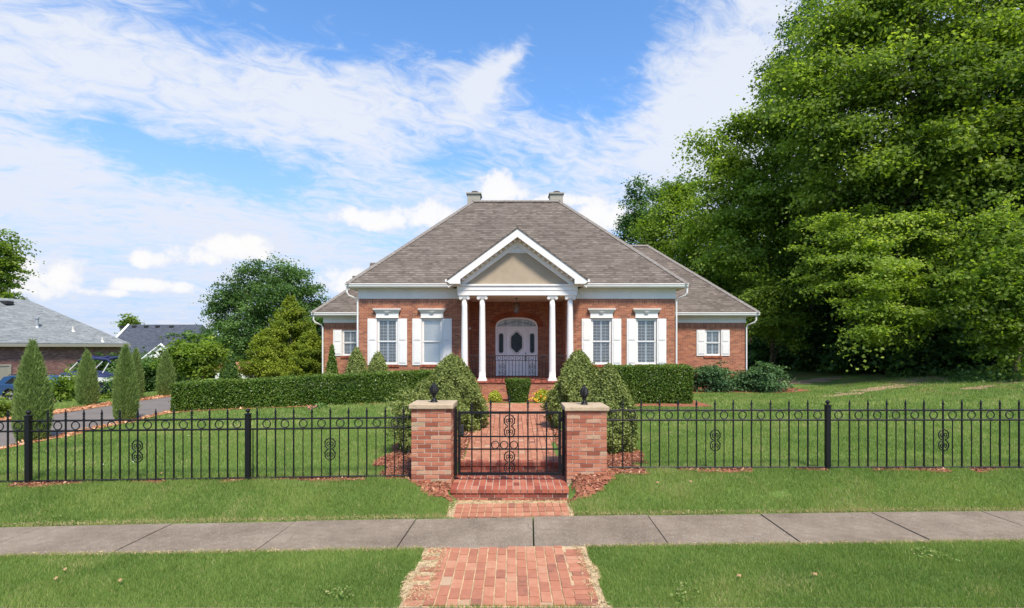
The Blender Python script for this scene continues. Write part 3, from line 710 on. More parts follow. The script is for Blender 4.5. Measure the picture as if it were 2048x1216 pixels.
# ------------------------------------------------------------------ pillars
def pillar(x0, x1, y0, y1, zb, zt, capt, label, seed):
    r = random.Random(seed); cx, cy = (x0 + x1) / 2, (y0 + y1) / 2
    p = thing('brick_pillar', (cx, cy, zb), label, 'pillar', 'brick pillars beside the gate')
    m = MB(); nc = 18; ch = (zt - zb) / nc; g = .0105
    def face(L, horiz, fixed, inward, base, off):
        pass
    for k in range(nc):
        z0 = zb + k * ch + g / 2; z1 = z0 + ch - g
        for side in range(4):
            L = (x1 - x0) if side % 2 == 0 else (y1 - y0)
            a = 0.0; cuts = [0.0]
            first = .092 if (k + side) % 2 else .203
            cuts.append(first)
            while cuts[-1] + .203 < L - .05: cuts.append(cuts[-1] + .203 + g)
            cuts.append(L)
            if cuts[-1] - cuts[-2] < .05: cuts.pop(-2)
            for i in range(len(cuts) - 1):
                s0, s1 = cuts[i] + (g / 2 if i else 0), cuts[i + 1] - (g / 2 if i < len(cuts) - 2 else 0)
                dj = r.uniform(-.003, .003); t = r.choice([r.uniform(.3, .8)] * 5 + [r.uniform(0, .25), r.uniform(.85, 1)])
                de = .09
                if side == 0: m.box(x0 + s0, x0 + s1, y0 + dj, y0 + de, z0, z1, t)
                elif side == 2: m.box(x0 + s0, x0 + s1, y1 - de, y1 + dj, z0, z1, t)
                elif side == 1: m.box(x1 - de, x1 + dj - .0005, y0 + max(s0, .093), y0 + min(s1, L - .093), z0, z1, t) if min(s1, L - .093) > max(s0, .093) else None
                else: m.box(x0 + dj + .0005, x0 + de, y0 + max(s0, .093), y0 + min(s1, L - .093), z0, z1, t) if min(s1, L - .093) > max(s0, .093) else None
    m.build('brickwork', 'pillar_brick', p, bevel=.004)
    m = MB(); m.box(x0 + .008, x1 - .008, y0 + .008, y1 - .008, zb - .25, zt - .001); m.build('mortar_core', 'mortar', p)
    m = MB(); e = .035; NX = 7
    # slightly uneven cast stone slab
    for (a, b, c, d, z0, z1) in ((x0 - e, x1 + e, y0 - e, y1 + e, zt, zt + capt),): m.box(a, b, c, d, z0, z1)
    m.build('cap', 'stone_cap', p, bevel=.012)
    # pineapple finial
    zc = zt + capt; m = MB()
    prof = [(.062, 0), (.062, .012), (.05, .02), (.045, .03), (.05, .04), (.03, .052), (.022, .065), (.022, .085), (.036, .095), (.030, .104)]
    m.lathe(cx, cy, [(a, zc + b) for a, b in prof], 18)
    fb = m.build('finial', 'iron', p, smooth=True)
    m = MB(); n = 20; rows = 16
    for k_ in range(1):
        pr = []
        for i in range(rows + 1):
            t = i / rows; rr = .075 * (sin(pi * (t * .93 + .05)) ** .75) * (1 - .22 * t)
            pr.append((max(rr, .004), zc + .10 + .20 * t))
        kk = len(m.v)
        for i, (rr, z) in enumerate(pr):
            for j in range(n):
                a = 2 * pi * (j + .5 * (i % 2)) / n; q = rr * (1 + (.09 if (i + j) % 2 else -.05)); m.v.append((cx + q * cos(a), cy + q * sin(a), z))
        for i in range(rows):
            for j in range(n):
                m.f.append((kk + i * n + j, kk + i * n + (j + 1) % n, kk + (i + 1) * n + (j + 1) % n, kk + (i + 1) * n + j)); m.t.append(.5)
        m.lathe(cx, cy, [(.012, zc + .295), (.010, zc + .31), (.003, zc + .322)], 8)
    m.build('pineapple', 'iron', fb)
    return p
PL = pillar(-1.53, -.925, 8.35, 8.95, .168, 1.366, .075, 'brick pillar on the left of the gate with a stone cap and black pineapple finial', 1)
PR = pillar(.85, 1.47, 8.52, 9.14, .190, 1.317, .068, 'brick pillar on the right of the gate with a stone cap and black pineapple finial', 2)

# ------------------------------------------------------------------ iron fence and gate
TR = .905   # bottom rail to top rail
def spear(m, x, y, z, s=1.0):
    m.lathe(x, y, [(.013 * s, z), (.022 * s, z + .008), (.013 * s, z + .018), (.012 * s, z + .035), (.021 * s, z + .045), (.012 * s, z + .055), (.019 * s, z + .080), (.003, z + .155 * s)], 6)
def scroll(m, x, y, z, s=1.0, r=.0092):
    """two stacked wreaths of C scrolls centred on z"""
    for k in (-1, 1):
        cz = z + k * .083 * s
        for sx in (-1, 1):
            pts = []
            for i in range(15):
                a = radians(-80 + 160 * i / 14); pts.append((x + sx * (.012 + .066 * s * cos(a)), y, cz + .078 * s * sin(a)))
            m.tube(pts, r, 5)
            pts = []
            for i in range(14):                 # inner volute
                a = radians(-90 + 400 * i / 13); q = .040 * s * (1 - i / 17)
                pts.append((x + sx * (.022 * s + q * cos(a) * .8), y, cz - .018 * s * k * 0 + q * sin(a)))
            m.tube(pts, r * .85, 5)
            for a in (20, -35, 60):             # little leaf nubs
                aa = radians(a); px_, pz_ = x + sx * (.014 + .07 * s * cos(aa)), cz + .078 * s * sin(aa)
                m.tube([(px_, y, pz_), (px_ + sx * .017 * s, y, pz_ + .013 * s)], [r, .001], 5)
            m.tube([(x, y, cz + k * .07 * s), (x + sx * .03 * s, y, cz + k * .098 * s)], [r, .001], 5)
def make_fence(name, label, bigs, thins, rings, scrolls, posts, span, zx):
    x0, x1 = span
    lf = lambda px: solve(px)
    root = thing(name, (float(x0 + x1) / 2, float(yfence(np.array((x0 + x1) / 2))), gz1((x0 + x1) / 2, 8.6)), label, 'fence')
    def at(x): return (x, float(yfence(np.array(x))), float(zrail(np.array(x))))
    nodes = [x0] + [solve(p) for p in posts] + [x1]; nodes = sorted(nodes)
    for dz, hh in ((0, .016), (TR - .155, .016), (TR, .016)):
        m = MB()
        for a, b in zip(nodes, nodes[1:]):
            pa, pb = at(a), at(b); m.tube([(pa[0], pa[1], pa[2] + dz), (pb[0], pb[1], pb[2] + dz)], .0145, 4)
        m.build('rail', 'iron', root)
    first = {}
    def place(kind, fn, px, mat='iron'):
        x = solve(px); p = at(x)
        if kind not in first:
            m = MB(); fn(m, *p); first[kind] = m.build(kind, mat, root, org=p)
        else: copy_tree(first[kind], root, p)
    for px in bigs: place('picket', lambda m, x, y, z: (m.box(x - .0095, x + .0095, y - .0095, y + .0095, z - .02, z + TR + .02), spear(m, x, y, z + TR + .018)), px)
    for px in thins: place('thin_picket', lambda m, x, y, z: m.box(x - .006, x + .006, y - .006, y + .006, z, z + TR - .15), px)
    for px in rings: place('ring', lambda m, x, y, z: m.ring((x, y, z + TR - .0775), .060, .0085, 20, 6), px)
    for px in scrolls: place('scroll_ornament', lambda m, x, y, z: scroll(m, x, y - .012, z + .43), px)
    for px in posts:
        place('post', lambda m, x, y, z: (m.box(x - .034, x + .034, y - .034, y + .034, z - .3, z + TR + .07), m.box(x - .042, x + .042, y - .042, y + .042, z + TR + .07, z + TR + .085),
              m.lathe(x, y, [(.03, z + TR + .085), (.018, z + TR + .095), (.016, z + TR + .105), (.032, z + TR + .118), (.036, z + TR + .132), (.030, z + TR + .148), (.004, z + TR + .162)], 12)), px)
    return root
def solve(px):
    d = 8.6
    for _ in range(20): x = (px - 1024) * d / F; d = float(yfence(np.array(x)))
    return x
big_l = [-56, -20, 15.8, 95.8, 131.5, 167.8, 203.7, 240, 275.5, 311.6, 347.7, 383.6, 419.2, 455.2, 514.3, 551, 587.3, 623.8, 660.6, 697, 733.6, 770.5, 807]
thin_l = [-38, -2, 34.5, 78, 114, 150, 186, 222, 258, 294, 330, 366, 402, 437.5, 475, 506, 533, 569.5, 606, 643, 679, 716, 752, 789]
ring_l = [-38, -1, 36, 81, 115.5, 151, 186.5, 223, 259.5, 295, 331, 367, 403, 438.5, 474, 533.5, 570, 606.5, 643, 680.5, 717, 753.5, 789.5]
big_l += [-56 - 36.3 * k for k in range(1, 9)]; thin_l += [-38 - 36.3 * k for k in range(1, 9)]; ring_l += [-38 - 36.3 * k for k in range(1, 9)]
make_fence('iron_fence', 'black iron picket fence with rings to the left of the gate', big_l, thin_l, ring_l, [275.5, 660.6], [57, 496, -383], (-11.6, -1.53), 0)
big_r = [1245.5, 1282.4, 1319, 1356, 1393, 1430, 1466.6, 1503, 1541, 1578, 1615.7, 1699, 1736, 1773.4, 1811, 1848, 1886, 1923.7, 1961.8, 1999.8, 2038, 2076]
thin_r = [1225.7, 1264, 1300.7, 1337.5, 1374.5, 1411.5, 1448, 1485, 1522, 1559.5, 1597, 1635, 1677, 1717.5, 1754.7, 1792, 1829.5, 1867, 1905, 1943, 1981, 2019, 2057]
big_r += [2150 + 38 * k for k in range(0, 11)]; thin_r += [2093, 2131] + [2169 + 38 * k for k in range(0, 11)]
make_fence('iron_fence', 'black iron picket fence with rings to the right of the gate', big_r, thin_r, thin_r, [1430, 1886, 2340], [1655.4, 2112, 2568], (1.47, 12.3), 0)

def build_gate():
    d = 8.70; X = lambda px: WX(px, d); Z = lambda py: ZC + (HY - py) * d / F
    g = thing('iron_gate', (X(1020), d, .2), 'closed black iron gate with three rings and scrollwork between the two brick pillars', 'gate')
    for a, b in ((908.8, 914.5), (1124, 1129.5)):
        m = MB(); m.box(X(a), X(b), d - .025, d + .025, Z(951), Z(818)); m.build('gate_post', 'iron', g)
    m = MB(); x0, x1 = X(916), X(1122)
    zb, zt = Z(947), Z(825.3)
    m.box(x0, x0 + .042, d - .02, d + .02, zb - .02, zt + .02); m.box(x1 - .042, x1, d - .02, d + .02, zb - .02, zt + .02)
    m.box(x0 + .042, x1 - .042, d - .02, d + .02, zb - .022, zb + .02); m.box(x0 + .042, x1 - .042, d - .02, d + .02, zt - .018, zt + .02)
    m.build('frame', 'iron', g)
    for py in (873, 898.2):
        m = MB(); m.box(x0 + .042, x1 - .042, d - .011, d + .011, Z(py) - .011, Z(py) + .011); m.build('rail', 'iron', g)
    for px, tip in ((943.8, 804), (981.3, 798.5), (1019, 789), (1055.8, 798.5), (1093, 803)):
        m = MB(); m.box(X(px) - .0105, X(px) + .0105, d - .0125, d + .0125, zb, Z(tip) - .14); spear(m, X(px), d, Z(tip) - .142); m.build('picket', 'iron', g)
    for px in (962.5, 999.7, 1036.5, 1074, 1106.3):
        m = MB(); m.box(X(px) - .0065, X(px) + .0065, d - .0065, d + .0065, zb, zt); m.build('thin_picket', 'iron', g)
    for px in (990.5, 1008.4, 1027.8):
        m = MB(); m.ring((X(px), d - .006, Z(889.5)), .058, .0085, 22, 6); m.build('ring', 'iron', g)
    for py in (852, 924):
        m = MB(); scroll(m, X(1019), d - .016, Z(py), 1.05, .0095); m.build('scroll_ornament', 'iron', g)
    m = MB(); m.box(X(919), X(928), d - .035, d + .03, Z(871), Z(849.5)); lk = m.build('latch', 'black_plastic', g, bevel=.004)
    m = MB(); m.tube([(X(924), d - .035, Z(866)), (X(924), d - .07, Z(866)), (X(930), d - .075, Z(867)), (X(936), d - .07, Z(866))], .008, 8); m.cyl_y(X(923), Z(862), .016, d - .05, d - .035); m.build('handle', 'black_plastic', lk)
    for py in (838, 930):
        m = MB(); m.box(X(1119), X(1127), d - .032, d - .021, Z(py) - .03, Z(py) + .03); m.build('hinge', 'iron', g)
build_gate()

# ------------------------------------------------------------------ the house
C = .20
WY = 21.9; RY = 23.7; EY = 21.5; WZ = 24.5
def wall_holes(m, x0, x1, z0, z1, y, holes, depth=.10):
    """front wall at y (facing -y) with rectangular holes and reveals"""
    xs = sorted({x0, x1, *[h[0] for h in holes], *[h[1] for h in holes]}); zs = sorted({z0, z1, *[h[2] for h in holes], *[h[3] for h in holes]})
    for a, b in zip(xs, xs[1:]):
        for c, d in zip(zs, zs[1:]):
            mx, mz = (a + b) / 2, (c + d) / 2
            if any(h[0] < mx < h[1] and h[2] < mz < h[3] for h in holes): continue
            m.quad((a, y, c), (b, y, c), (b, y, d), (a, y, d))
    for h in holes:
        a, b, c, d = h; e = y + depth
        m.quad((a, y, c), (b, y, c), (b, e, c), (a, e, c)); m.quad((a, y, d), (a, e, d), (b, e, d), (b, y, d))
        m.quad((a, y, c), (a, e, c), (a, e, d), (a, y, d)); m.quad((b, y, c), (b, y, d), (b, e, d), (b, e, c))
def build_house():
    H = thing('brick_house', (C, WY, .42), 'red brick house with white columned portico, white shutters and taupe shingle hip roof', 'house')
    xl, xr = C - 6.29, C + 6.29; rl, rr = C - 1.94, C + 1.94
    hw = .41; WT, WB = 3.46, 1.62
    mc = [C - 5.16, C - 3.38, C + 3.36, C + 5.15]
    holes_l = [(c - hw, c + hw, WB, WT) for c in mc[:2]]; holes_r = [(c - hw, c + hw, WB, WT) for c in mc[2:]]
    m = MB(); zt = 4.24
    wall_holes(m, xl, rl, .2, zt, WY, holes_l); wall_holes(m, rr, xr, .2, zt, WY, holes_r)
    # recess returns
    m.quad((rl, WY, .2), (rl, RY, .2), (rl, RY, zt), (rl, WY, zt)); m.quad((rr, RY, .2), (rr, WY, .2), (rr, WY, zt), (rr, RY, zt))
    # back wall of the porch with an arched opening
    dh = .915; zs = 3.20; ztop = 3.60; n = 28
    def arch(x):
        u = min(1, abs(x - C) / dh); return zs + (ztop - zs) * (1 - u ** 2.6) ** (1 / 2.2)
    m.quad((rl, RY, 1.0), (C - dh, RY, 1.0), (C - dh, RY, zt), (rl, RY, zt)); m.quad((C + dh, RY, 1.0), (rr, RY, 1.0), (rr, RY, zt), (C + dh, RY, zt))
    for i in range(n):
        a = C - dh + 2 * dh * i / n; b = C - dh + 2 * dh * (i + 1) / n
        m.quad((a, RY, arch(a)), (b, RY, arch(b)), (b, RY, zt), (a, RY, zt)); m.quad((a, RY, arch(a)), (a, RY + .12, arch(a)), (b, RY + .12, arch(b)), (b, RY, arch(b)))
    m.quad((C - dh, RY, 1), (C - dh, RY + .12, 1), (C - dh, RY + .12, zs), (C - dh, RY, zs)); m.quad((C + dh, RY, 1), (C + dh, RY, zs), (C + dh, RY + .12, zs), (C + dh, RY + .12, 1))
    # sides and back of the main block
    m.quad((xl, 30.3, .2), (xl, WY, .2), (xl, WY, zt), (xl, 30.3, zt)); m.quad((xr, WY, .2), (xr, 30.3, .2), (xr, 30.3, zt), (xr, WY, zt)); m.quad((xr, 30.3, .2), (xl, 30.3, .2), (xl, 30.3, zt), (xr, 30.3, zt))
    # wings
    wl, wr = -8.37, 10.38; wt = 3.40
    lw = (-7.57, -6.87); rw = (8.60, 9.30); ZB2, ZT2 = 1.93, 3.09
    wall_holes(m, wl, xl, .2, wt, WZ, [(lw[0], lw[1], ZB2, ZT2)]); wall_holes(m, xr, wr, .2, wt, WZ, [(rw[0], rw[1], ZB2, ZT2)])
    m.quad((wl, 31.5, .2), (wl, WZ, .2), (wl, WZ, wt), (wl, 31.5, wt)); m.quad((wr, WZ, .2), (wr, 31.5, .2), (wr, 31.5, wt), (wr, WZ, wt)); m.quad((wr, 31.5, .2), (wl, 31.5, .2), (wl, 31.5, wt), (wr, 31.5, wt))
    m.build('wall', 'brick', H)
    # soldier courses under the friezes, 4 mm proud
    e = .004
    for a, b, y, z in ((xl, rl, WY, zt), (rr, xr, WY, zt), (rl + .001, rr - .001, RY, 4.26), (wl, xl, WZ, wt), (xr, wr, WZ, wt)):
        m = MB(); m.box(a, b, y - e, y + .01, z - .21, z - .001); m.build('soldier_course', 'brick_soldier', H)
    # arch of upright bricks round the door
    m = MB(); r = random.Random(2); N = 30
    P = []
    for i in range(N + 1):
        a = pi * i / N; ca, sa = cos(a), sin(a)
        ex = math.copysign(abs(ca) ** .78, ca); ez = abs(sa) ** .85
        P.append((C - (dh + .01) * ex, zs + (ztop - zs + .01) * ez, C - (dh + .235) * ex, zs + (ztop - zs + .235) * ez))
    for i in range(N):
        a, b = P[i], P[i + 1]; g = .07
        L = lambda p, q, t: (p[0] + (q[0] - p[0]) * t, p[1] + (q[1] - p[1]) * t, p[2] + (q[2] - p[2]) * t, p[3] + (q[3] - p[3]) * t)
        a2, b2 = L(a, b, g), L(a, b, 1 - g)
        m.prism_y([(a2[0], a2[1]), (b2[0], b2[1]), (b2[2], b2[3]), (a2[2], a2[3])], RY - .008, RY + .02, r.uniform(0, .6))
    m.build('brick_arch', 'arch_brick', H)
    # sills of brick
    for c in mc + [(lw[0] + lw[1]) / 2, (rw[0] + rw[1]) / 2]:
        m = MB(); main = c in mc; y = WY if main else WZ; zb_ = WB if main else ZB2; w = .47 if main else .41
        nb = 13
        for i in range(nb):
            a = c - w + 2 * w * i / nb; m.box(a + .003, a + 2 * w / nb - .003, y - .035, y + .03, zb_ - .10, zb_ - .002, random.uniform(0, .6))
        m.build('sill', 'arch_brick', H)
    # friezes
    def frieze(a, b, y, z0, z1, sx=None, yb=31.5):
        m = MB()
        if sx is not None: m.box(min(sx, sx + .03), max(sx, sx + .03), y + .021, yb, z0, z1)
        m.box(a, b, y - .03, y + .02, z0, z1 - .13); m.box(a - .0, b, y - .055, y + .02, z1 - .129, z1 - .06); m.box(a, b, y - .10, y + .02, z1 - .059, z1)
        m.build('frieze', 'white', H, bevel=.004)
    frieze(xl - .03, C - 2.30, WY, 4.24, 4.64, xl - .03, 30.3); frieze(C + 2.30, xr + .03, WY, 4.24, 4.64, xr, 30.3)
    frieze(wl - .03, xl - .001, WZ, 3.40, 3.68, wl - .03); frieze(xr + .001, wr + .03, WZ, 3.40, 3.68, wr)
    # soffits
    m = MB()
    m.box(C - 6.60, C - 2.5, EY + .06, 30.6, 4.641, 4.66); m.box(C + 2.5, C + 6.60, EY + .06, 30.6, 4.641, 4.66)
    m.box(-8.70, xl - .031, 24.16, 31.8, 3.681, 3.70); m.box(xr + .031, 10.76, 24.16, 31.8, 3.681, 3.70)
    m.build('soffit', 'white_old', H)
    # gutters
    gp = lambda y, z: [(y, z - .12), (y + .09, z - .12), (y + .09, z), (y - .03, z), (y - .03, z - .03), (y - .012, z - .06)]
    for (a, b, y, z) in ((C - 6.70, C - 2.62, EY - .02, 4.80), (C + 2.62, C + 6.70, EY - .02, 4.80), (-8.80, C - 6.30, 24.08, 3.84), (C + 6.30, 10.86, 24.08, 3.84)):
        m = MB(); m.prism_x(gp(y, z), a, b); m.box(a + .03, b - .03, y + .06, y + .10, z - .16, z - .02)
        if y < 23: m.box(a + .03 if a < C - 5 else b - .09, a + .09 if a < C - 5 else b - .03, y + .1, 30.7, z - .16, z - .0)
        else: m.box(a + .03 if a < 0 else b - .09, a + .09 if a < 0 else b - .03, y + .1, 31.9, z - .16, z - .0)
        m.build('gutter', 'white', H, bevel=.006)
    # downspouts
    for sx, x, y, zt_, zb_, xo in ((-1, xl - .045, WY - .045, 4.66, .45, -.33), (1, xr + .045, WY - .045, 4.66, .45, .33), (-1, wl - .045, WZ - .045, 3.72, .45, -.30), (1, wr + .045, WZ - .045, 3.72, .45, .30)):
        m = MB(); m.tube([(x + xo, y - .30, zt_), (x + xo, y - .30, zt_ - .22), (x + xo * .8, y - .26, zt_ - .32), (x + xo * .15, y - .04, zt_ - .42), (x, y, zt_ - .52), (x, y, zb_), (x, y - .18, zb_ - .08)], .036, 6)
        m.build('downspout', 'white', H)
    # roofs
    def hip(m, x0, x1, y0, y1, z0, zr, yr, xa, xb, th=.05):
        A, B, D, E = (x0, y0, z0), (x1, y0, z0), (x1, y1, z0), (x0, y1, z0); R, S = (xa, yr, zr), (xb, yr, zr)
        m.quad(A, B, S, R); m.quad(B, D, S); m.quad(D, E, R, S); m.quad(E, A, R)
        lo = lambda p: (p[0], p[1], p[2] - th)
        for p, q in ((A, B), (B, D), (D, E), (E, A)): m.quad(lo(p), lo(q), q, p)
        m.quad(lo(E), lo(D), lo(B), lo(A))
        return A, B, D, E, R, S
    m = MB(); caps = []
    A, B, D, E, R_, S_ = hip(m, C - 6.68, C + 6.68, EY - .02, 30.72, 4.80, 9.24, 26.1, C - 2.05, C + 2.05)
    caps += [(A, R_), (B, S_), (R_, S_), (D, S_), (E, R_)]
    A, B, D, E, R2, S2 = hip(m, -8.78, 10.84, 24.08, 31.92, 3.84, 7.48, 28.0, -4.86, 6.92)
    caps += [(A, R2), (B, S2), (R2, S2)]
    roof = m.build('roof', 'shingle', H)
    m = MB()
    for p, q in caps:
        p, q = Vector(p), Vector(q); n_ = int((q - p).length / .2); d = (q - p) / n_
        for i in range(n_):
            a = p + d * i; b = p + d * (i + 1.15)
            side = Vector((-d.y, d.x, 0)).normalized() * .12
            up = Vector((0, 0, .045)); dn = Vector((0, 0, -.055))
            lift = Vector((0, 0, .012))
            m.add([a + side + dn + lift, a + up + lift, a - side + dn + lift, b + side + dn, b + up, b - side + dn], [(0, 1, 4, 3), (1, 2, 5, 4), (0, 2, 1)])
    m.build('ridge_cap', 'shingle_cap', roof)
    # two small rear roof peaks showing past the left hip
    m = MB()
    for (px0, px1, py, d) in ((741, 760, 526, 30.5), (706, 722, 552, 30.5)):
        x0, _, z = W(px0, py, d); x1 = WX(px1 + 60, d)
        m.prism_x([(d - .5, z - .9), (d + 1.5, z - .9), (d + .5, z), (d - .1, z)], x0, x1)
    m.build('rear_gable', 'shingle', roof)
    # chimneys
    for cx in (WX(948.5, 26.7), WX(1112, 26.7)):
        m = MB(); y0, y1 = 26.35, 27.1
        for k in range(7):
            z0 = 8.6 + k * .155; m.box(cx - .31 + .004 * (k % 2), cx + .31 - .004 * (k % 2), y0, y1, z0, z0 + .150)
        m.box(cx - .30, cx + .30, y0 + .01, y1 - .01, 8.5, 9.68)
        ch = m.build('chimney', 'cream', roof)
        m = MB(); m.box(cx - .36, cx + .36, y0 - .06, y1 + .06, 9.66, 9.72); m.build('chimney_cap', 'cream', H)
        m = MB(); m.lathe(cx + .03, (y0 + y1) / 2, [(.12, 9.72), (.12, 9.80), (.17, 9.80), (.17, 9.86), (.10, 9.89)], 14); m.build('flue', 'bark', H)
    # ---- windows
    def make_window(c, w, zb, zt, y, ops, parent=H):
        org = (c, y, zb); h = zt - zb
        m = MB(); fw = .045
        y0 = y + .03; y1 = y + .09
        m.box(c - w, c - w + fw, y0, y1, zb, zt); m.box(c + w - fw, c + w, y0, y1, zb, zt); m.box(c - w + fw, c + w - fw, y0, y1, zt - fw, zt); m.box(c - w + fw, c + w - fw, y0 - .03, y1, zb, zb + fw)
        win = m.build('window', 'white', parent, org=org)
        zm = zb + h * .5
        m = MB(); a, b = c - w + fw, c + w - fw
        for (z0, z1, yy) in ((zb + fw, zm, y + .055), (zm - .02, zt - fw, y + .04)):
            s = .04; m.box(a, a + s, yy, yy + .03, z0, z1); m.box(b - s, b, yy, yy + .03, z0, z1); m.box(a + s, b - s, yy, yy + .03, z0, z0 + s); m.box(a + s, b - s, yy, yy + .03, z1 - s, z1)
        m.build('sash', 'white', win, org=org)
        m = MB(); m.quad((a + .02, y + .058, zb + .06), (b - .02, y + .058, zb + .06), (b - .02, y + .058, zt - .06), (a + .02, y + .058, zt - .06)); m.build('pane', 'glass', win, org=org)
        m = MB(); yb = y + .088       # plantation shutters inside
        m.box(a - .02, a + .05, yb, yb + .03, zb, zt); m.box(b - .05, b + .02, yb, yb + .03, zb, zt); m.box(c - .035, c + .035, yb, yb + .03, zb, zt)
        for z in (zb + .04, zm, zt - .07): m.box(a, b, yb + .001, yb + .029, z - .035, z + .045)
        ns = int(h / .062)
        for i in range(ns):
            z = zb + .06 + (h - .12) * i / ns
            for (p, q) in ((a + .05, c - .035), (c + .035, b - .05)):
                if ops: m.hexa([(p, yb, z), (q, yb, z), (q, yb + .05, z + .014), (p, yb + .05, z + .014), (p, yb, z + .022), (q, yb, z + .022), (q, yb + .05, z + .036), (p, yb + .05, z + .036)])
                else: m.hexa([(p, yb, z), (q, yb, z), (q, yb + .012, z), (p, yb + .012, z), (p, yb + .014, z + .060), (q, yb + .014, z + .060), (q, yb + .026, z + .060), (p, yb + .026, z + .060)])
            if ops:
                for (p, q) in ((a + .05, c - .035), (c + .035, b - .05)): m.box((p + q) / 2 - .006, (p + q) / 2 + .006, yb - .008, yb, z, z + .06)
        m.build('blind', 'blind', win, org=org)
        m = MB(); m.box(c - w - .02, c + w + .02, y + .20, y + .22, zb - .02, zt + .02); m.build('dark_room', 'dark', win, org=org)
        return win
    first = None
    for i, c in enumerate(mc):
        if i == 1: w_ = make_window(c, hw, WB, WT, WY, False); w_['label'] = 'window with its white blinds fully closed'
        elif first is None: first = make_window(c, hw, WB, WT, WY, True)
        else: copy_tree(first, H, (c, WY, WB))
    ww = make_window((lw[0] + lw[1]) / 2, .35, ZB2, ZT2, WZ, True); copy_tree(ww, H, ((rw[0] + rw[1]) / 2, WZ, ZB2))
    # ---- shutters
    def make_shutter(x0, w, zb, zt, y):
        org = (x0, y, zb); m = MB(); m.box(x0, x0 + w, y - .032, y - .004, zb, zt)
        zm = zb + (zt - zb) * .51; s = .055
        for (a, b) in ((zb + .08, zm - .045), (zm + .045, zt - .07)):
            m.hexa([(x0 + s + .02, y - .046, a + .02), (x0 + w - s - .02, y - .046, a + .02), (x0 + w - s - .02, y - .046, b - .02), (x0 + s + .02, y - .046, b - .02),
                    (x0 + s, y - .033, a), (x0 + w - s, y - .033, a), (x0 + w - s, y - .033, b), (x0 + s, y - .033, b)][::1])
            for (p, q, u, v) in ((x0 + s - .012, x0 + s, a, b), (x0 + w - s, x0 + w - s + .012, a, b), (x0 + s - .012, x0 + w - s + .012, b, b + .012), (x0 + s - .012, x0 + w - s + .012, a - .012, a)):
                m.box(p, q, y - .040, y - .03, u, v)
        return m.build('shutter', 'white', H, org=org)
    s0 = None
    for c in mc:
        for x0 in (c - hw - .375, c + hw + .005):
            if s0 is None: s0 = make_shutter(x0, .37, 1.60, 3.45, WY)
            else: copy_tree(s0, H, (x0, WY, 1.60))
    s1 = make_shutter(lw[0] - .385, .38, 1.93, 3.09, WZ)
    for x0 in (lw[1] + .005, rw[0] - .385, rw[1] + .005): copy_tree(s1, H, (x0, WZ, 1.93))
    # ---- window crowns
    h0 = None
    for c in mc:
        if h0 is None:
            m = MB(); y = WY; org = (c, y, 3.47)
            m.box(c - .46, c + .46, y - .06, y - .003, 3.47, 3.50); m.box(c - .445, c + .445, y - .05, y - .003, 3.50, 3.67)
            m.hexa([(c - .45, y - .055, 3.67), (c + .45, y - .055, 3.67), (c + .45, y - .003, 3.67), (c - .45, y - .003, 3.67), (c - .54, y - .15, 3.80), (c + .54, y - .15, 3.80), (c + .54, y - .003, 3.80), (c - .54, y - .003, 3.80)])
            m.box(c - .55, c + .55, y - .16, y - .003, 3.80, 3.84)
            m.hexa([(c - .012, y - .07, 3.60), (c + .012, y - .07, 3.60), (c + .012, y - .05, 3.60), (c - .012, y - .05, 3.60), (c - .085, y - .13, 3.70), (c + .085, y - .13, 3.70), (c + .085, y - .05, 3.70), (c - .085, y - .05, 3.70)])
            h0 = m.build('window_crown', 'white', H, org=org, bevel=.003)
        else: copy_tree(h0, H, (c, WY, 3.47))
    # ---- porch base
    m = MB(); pb = 2.30
    m.box(C - pb, C + pb, 20.48, WY - .001, .2, .985); m.box(rl + .001, rr - .001, WY - .001, RY, .2, .984); m.build('porch_base', 'brick', H)
    m = MB(); r = random.Random(12); nb = 44
    for i in range(nb):
        a = C - pb - .03 + (2 * pb + .06) * i / nb; b = C - pb - .03 + (2 * pb + .06) * (i + 1) / nb
        m.box(a + .003, b - .003, 20.44, 20.65, .986, 1.048, r.uniform(.2, .8))
    yy = 20.653
    while yy < RY - .02:
        xx = C - pb - .02
        y1 = min(yy + .105, RY + .0)
        lim = (C - pb, C + pb) if y1 < WY else (rl, rr)
        xx = lim[0] + (.1 if int(yy * 10) % 2 else 0)
        while xx < lim[1] - .02: m.box(xx + .003, min(xx + .209, lim[1] - .003), yy + .003, y1 - .003, .986, 1.045, r.uniform(.2, .8)); xx += .212
        yy = y1
    m.build('porch_floor', 'step_brick', H)
    m = MB(); m.box(C - dh, C + dh, RY - .03, RY + .14, 1.0, 1.075); m.build('threshold', 'step_brick', H)
    # ---- columns
    CY = 20.74
    def column(x):
        org = (x, CY, 1.045); m = MB(); z0 = 1.045
        prof = [(.128, z0 + .14)]
        for i in range(13):
            t = i / 12; prof.append((.128 - .028 * t ** 1.7, z0 + .14 + (3.04 - .14) * t))
        m.lathe(x, CY, prof, 28); s = m.build('column', 'white', H, org=org, smooth=True)
        m = MB(); m.box(x - .175, x + .175, CY - .175, CY + .175, z0, z0 + .045)
        m.lathe(x, CY, [(.165, z0 + .045), (.175, z0 + .06), (.165, z0 + .085), (.145, z0 + .09), (.15, z0 + .11), (.14, z0 + .125), (.132, z0 + .14)], 28); m.build('base', 'white', s, org=org)
        m = MB(); zc = z0 + 3.04
        m.lathe(x, CY, [(.101, zc), (.118, zc + .012), (.118, zc + .03), (.105, zc + .035), (.11, zc + .06)], 24)
        for sx in (-1, 1):
            cx = x + sx * .145
            m.cyl_y(cx, zc + .065, .058, CY - .135, CY + .135, 20)
            for yy in (CY - .136, CY + .136): m.ring((cx, yy, zc + .065), .045, .010, 16, 5); m.ring((cx, yy, zc + .065), .020, .010, 12, 5)
